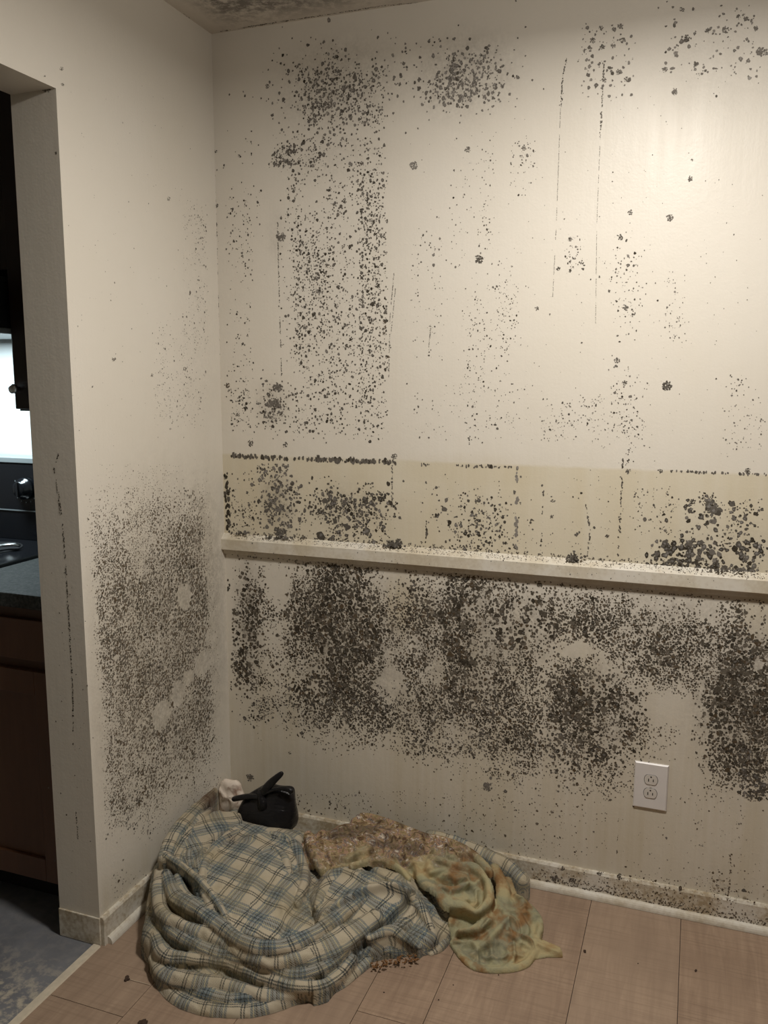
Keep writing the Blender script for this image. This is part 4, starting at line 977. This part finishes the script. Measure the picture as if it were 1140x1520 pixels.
tw.fold([(640, 1294, .128), (660, 1290, .128), (676, 1302, .122), (690, 1300, .12)], [.006, .009, .007, .006])
tw.fold([(652, 1314, .118), (674, 1318, .114), (694, 1310, .115)], [.007, .010, .007])
tw.fold([(735, 1286, .105), (748, 1312, .085), (746, 1342, .065), (730, 1372, .05)], [.014, .02, .02, .016])
tw.fold([(755, 1305, .08), (762, 1330, .05), (764, 1355, .04)], [.012, .016, .016])
tw.sheet([(675, 1380, .035), (690, 1410, .016), (750, 1425, .012), (770, 1385, .035), (700, 1360, .06), (730, 1345, .065), (740, 1400, .03), (780, 1405, .02), (790, 1370, .03), (640, 1360, .09), (655, 1390, .04)],
         [(668, 1345, .08), (720, 1335, .07), (760, 1330, .05), (782, 1340, .03), (803, 1362, .02), (806, 1395, .006), (792, 1418, .003), (780, 1433, .003), (745, 1440, .003), (706, 1437, .003), (684, 1420, .003), (669, 1396, .006), (664, 1370, .04)], .012, .012,
         ridges=[([(702, 1412, .03), (730, 1392, .035), (752, 1366, .045)], .008, .016), ([(690, 1384, .05), (712, 1378, .05), (736, 1362, .05)], .008, .014), ([(688, 1392, .03), (715, 1388, .03), (740, 1372, .03)], .006, -.014), ([(758, 1380, .04), (772, 1388, .035), (790, 1400, .02)], .007, .012), ([(742, 1354, .05), (768, 1356, .04), (780, 1378, .03), (770, 1405, .02)], .007, .012), ([(760, 1395, .03), (782, 1382, .03)], .006, -.012), ([(725, 1420, .02), (760, 1415, .02), (790, 1408, .02)], .006, .007)], wr=.006, cr=.016)
tw.fold([(672, 1398, .014), (688, 1420, .013), (708, 1434, .012), (745, 1437, .012), (778, 1429, .013), (796, 1410, .016)], [.008, .009, .009, .009, .010, .009])
tw.fold([(774, 1336, .04), (790, 1348, .036), (802, 1368, .03), (798, 1392, .022)], [.009, .011, .011, .009])
tw.sheet([(790, 1400, .022), (806, 1402, .018), (820, 1408, .013), (834, 1417, .008), (805, 1418, .006), (790, 1418, .008)],
         [(788, 1392, .02), (808, 1397, .016), (826, 1405, .010), (832, 1408, .008), (836, 1420, .003), (815, 1420, .003), (795, 1424, .003), (784, 1418, .006)], .006, .004, ridges=[([(798, 1402, .02), (814, 1408, .016), (830, 1414, .010)], .006, .010)], wr=.003)
tw.fold([(560, 1226, .15), (600, 1244, .148), (640, 1262, .14), (672, 1272, .135)], [.006, .008, .008, .006])
tw.fold([(500, 1246, .152), (540, 1250, .150), (580, 1268, .145)], [.006, .008, .006])
tw.fold([(640, 1318, .115), (664, 1330, .108), (694, 1334, .10)], [.006, .007, .006])
tw.fold([(705, 1402, .030), (728, 1388, .042), (748, 1366, .052), (757, 1345, .055)], [.006, .009, .009, .007])
tw.fold([(682, 1380, .05), (705, 1374, .055), (730, 1356, .062)], [.007, .009, .008])
tw.fold([(752, 1384, .036), (768, 1392, .032), (784, 1404, .024)], [.006, .008, .006])
tw.fold([(770, 1362, .04), (782, 1376, .036), (780, 1394, .028)], [.006, .008, .006])
towel = tw.finish('towel', M_TOWEL, over=bl.hf, lift=.006, blur=3)
tag(towel, 'stained olive and brown mouldy towel lying over the right of the plaid blanket', 'towel')
vv = np.zeros(len(towel.data.vertices)*3, np.float32); towel.data.vertices.foreach_get('co', vv); vv = vv.reshape(-1, 3)
add_attr(towel, 'stain', soft(vv[:, 1]*1.0-.25*(vv[:, 0]-.6)+.5*np.clip(.62-vv[:, 0], 0, .2)+.16*(fbm(vv[:, 0]*18, vv[:, 1]*18, 5)-.5), -.30, -.20)*(1-.9*soft(vv[:, 0], .78, .92)))

# ------------------------------------------------------------------ tied black bag
bag = tag(empty('plastic_bag', (.245, -.15, .10)), 'small black plastic bag tied with ears on top of the plaid blanket', 'bag')
yb = -.15
b_ = MB(); rings = []
levels = [(1226, 362, 437), (1218, 356, 438), (1205, 357, 439), (1194, 363, 439), (1184, 371, 438), (1175, 384, 437), (1167, 398, 435)]
# levels: photo row, left and right edge of the body
segs = 30
for li, (py, xl, xr) in enumerate(levels):
    a = at(xl, py, y=yb); c = at(xr, py, y=yb); cxm = (a[0]+c[0])/2; rx = (c[0]-a[0])/2; z = (a[2]+c[2])/2
    ry = rx*(.62 if li < 4 else .5)
    if li == 0: z -= .012; rx *= .85; ry *= .8
    ring = []
    for j in range(segs):
        th = 2*math.pi*j/segs; cs, sn = math.cos(th), math.sin(th)
        e = .75; x = math.copysign(abs(cs)**e, cs)*rx; y = math.copysign(abs(sn)**e, sn)*ry
        wv = 1+.06*math.sin(5*th+li*.7)+.05*math.sin(9*th-li)*(li/6)
        ring.append(b_.bm.verts.new((cxm+x*wv, min(yb+y*wv, -.02), z+.004*math.sin(3*th+li))))
    rings.append(ring)
for A, B in zip(rings, rings[1:]):
    for j in range(segs): b_.bm.faces.new((A[j], A[(j+1) % segs], B[(j+1) % segs], B[j]))
b_.bm.faces.new(rings[0][::-1]); b_.bm.faces.new(rings[-1])
sack = under(b_.build('sack', M_BAG, None, True), bag)
sm = sack.modifiers.new('s', 'SUBSURF'); sm.levels = 1; sm.render_levels = 2
yk = yb-.035
def bp(px, py, y=yk): return at(px, py, y=y)
under(MB().tube([bp(392, 1198), bp(389, 1188), bp(387, 1180), bp(386, 1172)], [.020, .014, .011, .005], 12).build('knot', M_BAG, None, True), bag)
def ear(pts, radii):
    o = MB().tube(pts, radii, 12).build('ear', M_BAG, None, True); m = o.modifiers.new('s', 'SUBSURF'); m.levels = 1; m.render_levels = 1
    return under(o, bag)
ear([bp(390, 1185), bp(380, 1182), bp(368, 1182), bp(356, 1184), bp(347, 1186), bp(345, 1187)], [(.008, .008), (.010, .008), (.011, .009), (.010, .009), (.010, .009), (.006, .006)])
ear([bp(387, 1182), bp(393, 1172), bp(402, 1162), bp(411, 1154), bp(417, 1149), bp(420, 1146)], [(.009, .012), (.008, .013), (.008, .013), (.008, .010), (.007, .009), (.004, .005)])
ear([bp(390, 1180), bp(404, 1172), bp(418, 1170), bp(430, 1171), bp(434, 1178)], [(.007, .006), (.006, .005), (.006, .005), (.007, .008), (.006, .012)])

# ------------------------------------------------------------------ off-white crumpled cloth behind the bag
b_ = MB(); gr = {}
pr = [(317, 1172), (322, 1163), (334, 1157), (350, 1158), (357, 1166), (361, 1180), (360, 1196), (352, 1208), (336, 1212), (324, 1206), (320, 1190)]
cc = at(340, 1184, y=-.075); nrm = np.array([.28, -.85, .45]); nrm /= np.linalg.norm(nrm)
pp = [at(x, y, y=-.072)-cc for x, y in pr]
NR = 7; ns = 44; prev = None; allr = []
for r in range(NR+1):
    f = r/NR; ring = []
    for j in range(ns):
        q = j/ns*len(pp); i = int(q); w = q-i; e = pp[i]*(1-w)+pp[(i+1) % len(pp)]*w
        hgt = .020*math.sqrt(max(0, 1-f*f)) + .012*(fbm(np.array([e[0]*f*60+9]), np.array([e[2]*f*60+4]), 3)[0]-.5)*(1-f**4)*1.6
        P_ = cc+e*f*(1+.03*math.sin(7*j/ns*6.28))+nrm*hgt; P_[0] = max(P_[0], .006); P_[1] = min(P_[1], -.008)
        ring.append(b_.bm.verts.new(P_)) if r else None
    if r: allr.append(ring)
ctr = b_.bm.verts.new(cc+nrm*.022)
for j in range(ns): b_.bm.faces.new((ctr, allr[0][j], allr[0][(j+1) % ns]))
for A, B in zip(allr, allr[1:]):
    for j in range(ns): b_.bm.faces.new((A[j], B[j], B[(j+1) % ns], A[(j+1) % ns]))
back = [b_.bm.verts.new(Vector(v.co)+Vector((-.002, .012, -.004))) for v in allr[-1]]
for j in range(ns): b_.bm.faces.new((allr[-1][j], back[j], back[(j+1) % ns], allr[-1][(j+1) % ns]))
b_.bm.faces.new(back)
rag = b_.build('rag', M_RAG, None, True)
tag(rag, 'crumpled off-white rag with brown stains tucked in the corner behind the bag', 'rag')

# ------------------------------------------------------------------ litter on the floor
def crumb(px, py, r, label, mat=M_DEBRIS, n=3, group=None, name='debris_crumb', z=0):
    c = at(px, py, z=z+r*.5); b_ = MB()
    for i in range(n):
        bm_ = bmesh.ops.create_icosphere(b_.bm, subdivisions=1, radius=r*random.uniform(.5, 1))
        off = Vector((random.uniform(-1, 1)*r*1.1*(i > 0), random.uniform(-1, 1)*r*1.1*(i > 0), 0))
        for v in bm_['verts']:
            v.co = Vector((v.co.x*random.uniform(.7, 1.3), v.co.y*random.uniform(.7, 1.3), v.co.z*.55*random.uniform(.6, 1.1))) + off + Vector(c)
            v.co.z = max(v.co.z, z+.0003)
    o = b_.build(name, mat); return tag(o, label, 'debris', group)
crumb(188, 1452, .006, 'dark crumb on the floor with a pale thread beside it, left of the blanket', n=4)
tag(MB().tube([at(190, 1453, z=.0015), at(200, 1456, z=.0015), at(212, 1459, z=.0015), at(222, 1462, z=.0015)], [.0009]*4, 6).build('thread', plain('pale_thread', (.55, .45, .33), .8)), 'short pale thread lying on the floor left of the blanket', 'thread')
crumb(212, 1517, .009, 'black clump of debris on the floor at the bottom edge below the blanket', n=6)
crumb(868, 1411, .005, 'dark sliver on the plank joint right of the towel', n=2)
crumb(1033, 1440, .0045, 'dark speck on the planks at the far right', n=2)
for x, y, lb in ((740, 1447, 'tiny dark speck on the planks just below the hem of the towel'), (947, 1430, 'tiny dark speck midway across the wide plank below the outlet'),
                 (673, 1462, 'tiny dark speck on the planks below left of the towel hem'), (651, 1484, 'tiny dark speck nearest the bottom edge, below the towel'), (570, 1473, 'tiny dark speck beside the front of the blanket near the crumbs')):
    crumb(x, y, .0022, lb, n=1, group='tiny specks on the planks', name='floor_speck')
b_ = MB()
for i in range(70):
    x = random.uniform(553, 622); y = 1426-(x-553)*.2+random.uniform(-6, 5); c = at(x, y, z=random.uniform(.004, .02)); r = random.uniform(.0015, .004)
    q = bmesh.ops.create_icosphere(b_.bm, subdivisions=1, radius=r)
    for v in q['verts']: v.co = Vector((v.co.x*random.uniform(.6, 1.6), v.co.y*random.uniform(.6, 1.6), v.co.z*.6))+Vector(c)+Vector((.004, -.02, 0)); v.co.z = max(v.co.z, .0004)
lo = b_.build('leaf_litter', M_DEBRIS2); stuff(lo, 'rusty brown crumbs along the front edge of the plaid blanket'); lo['category'] = 'debris'
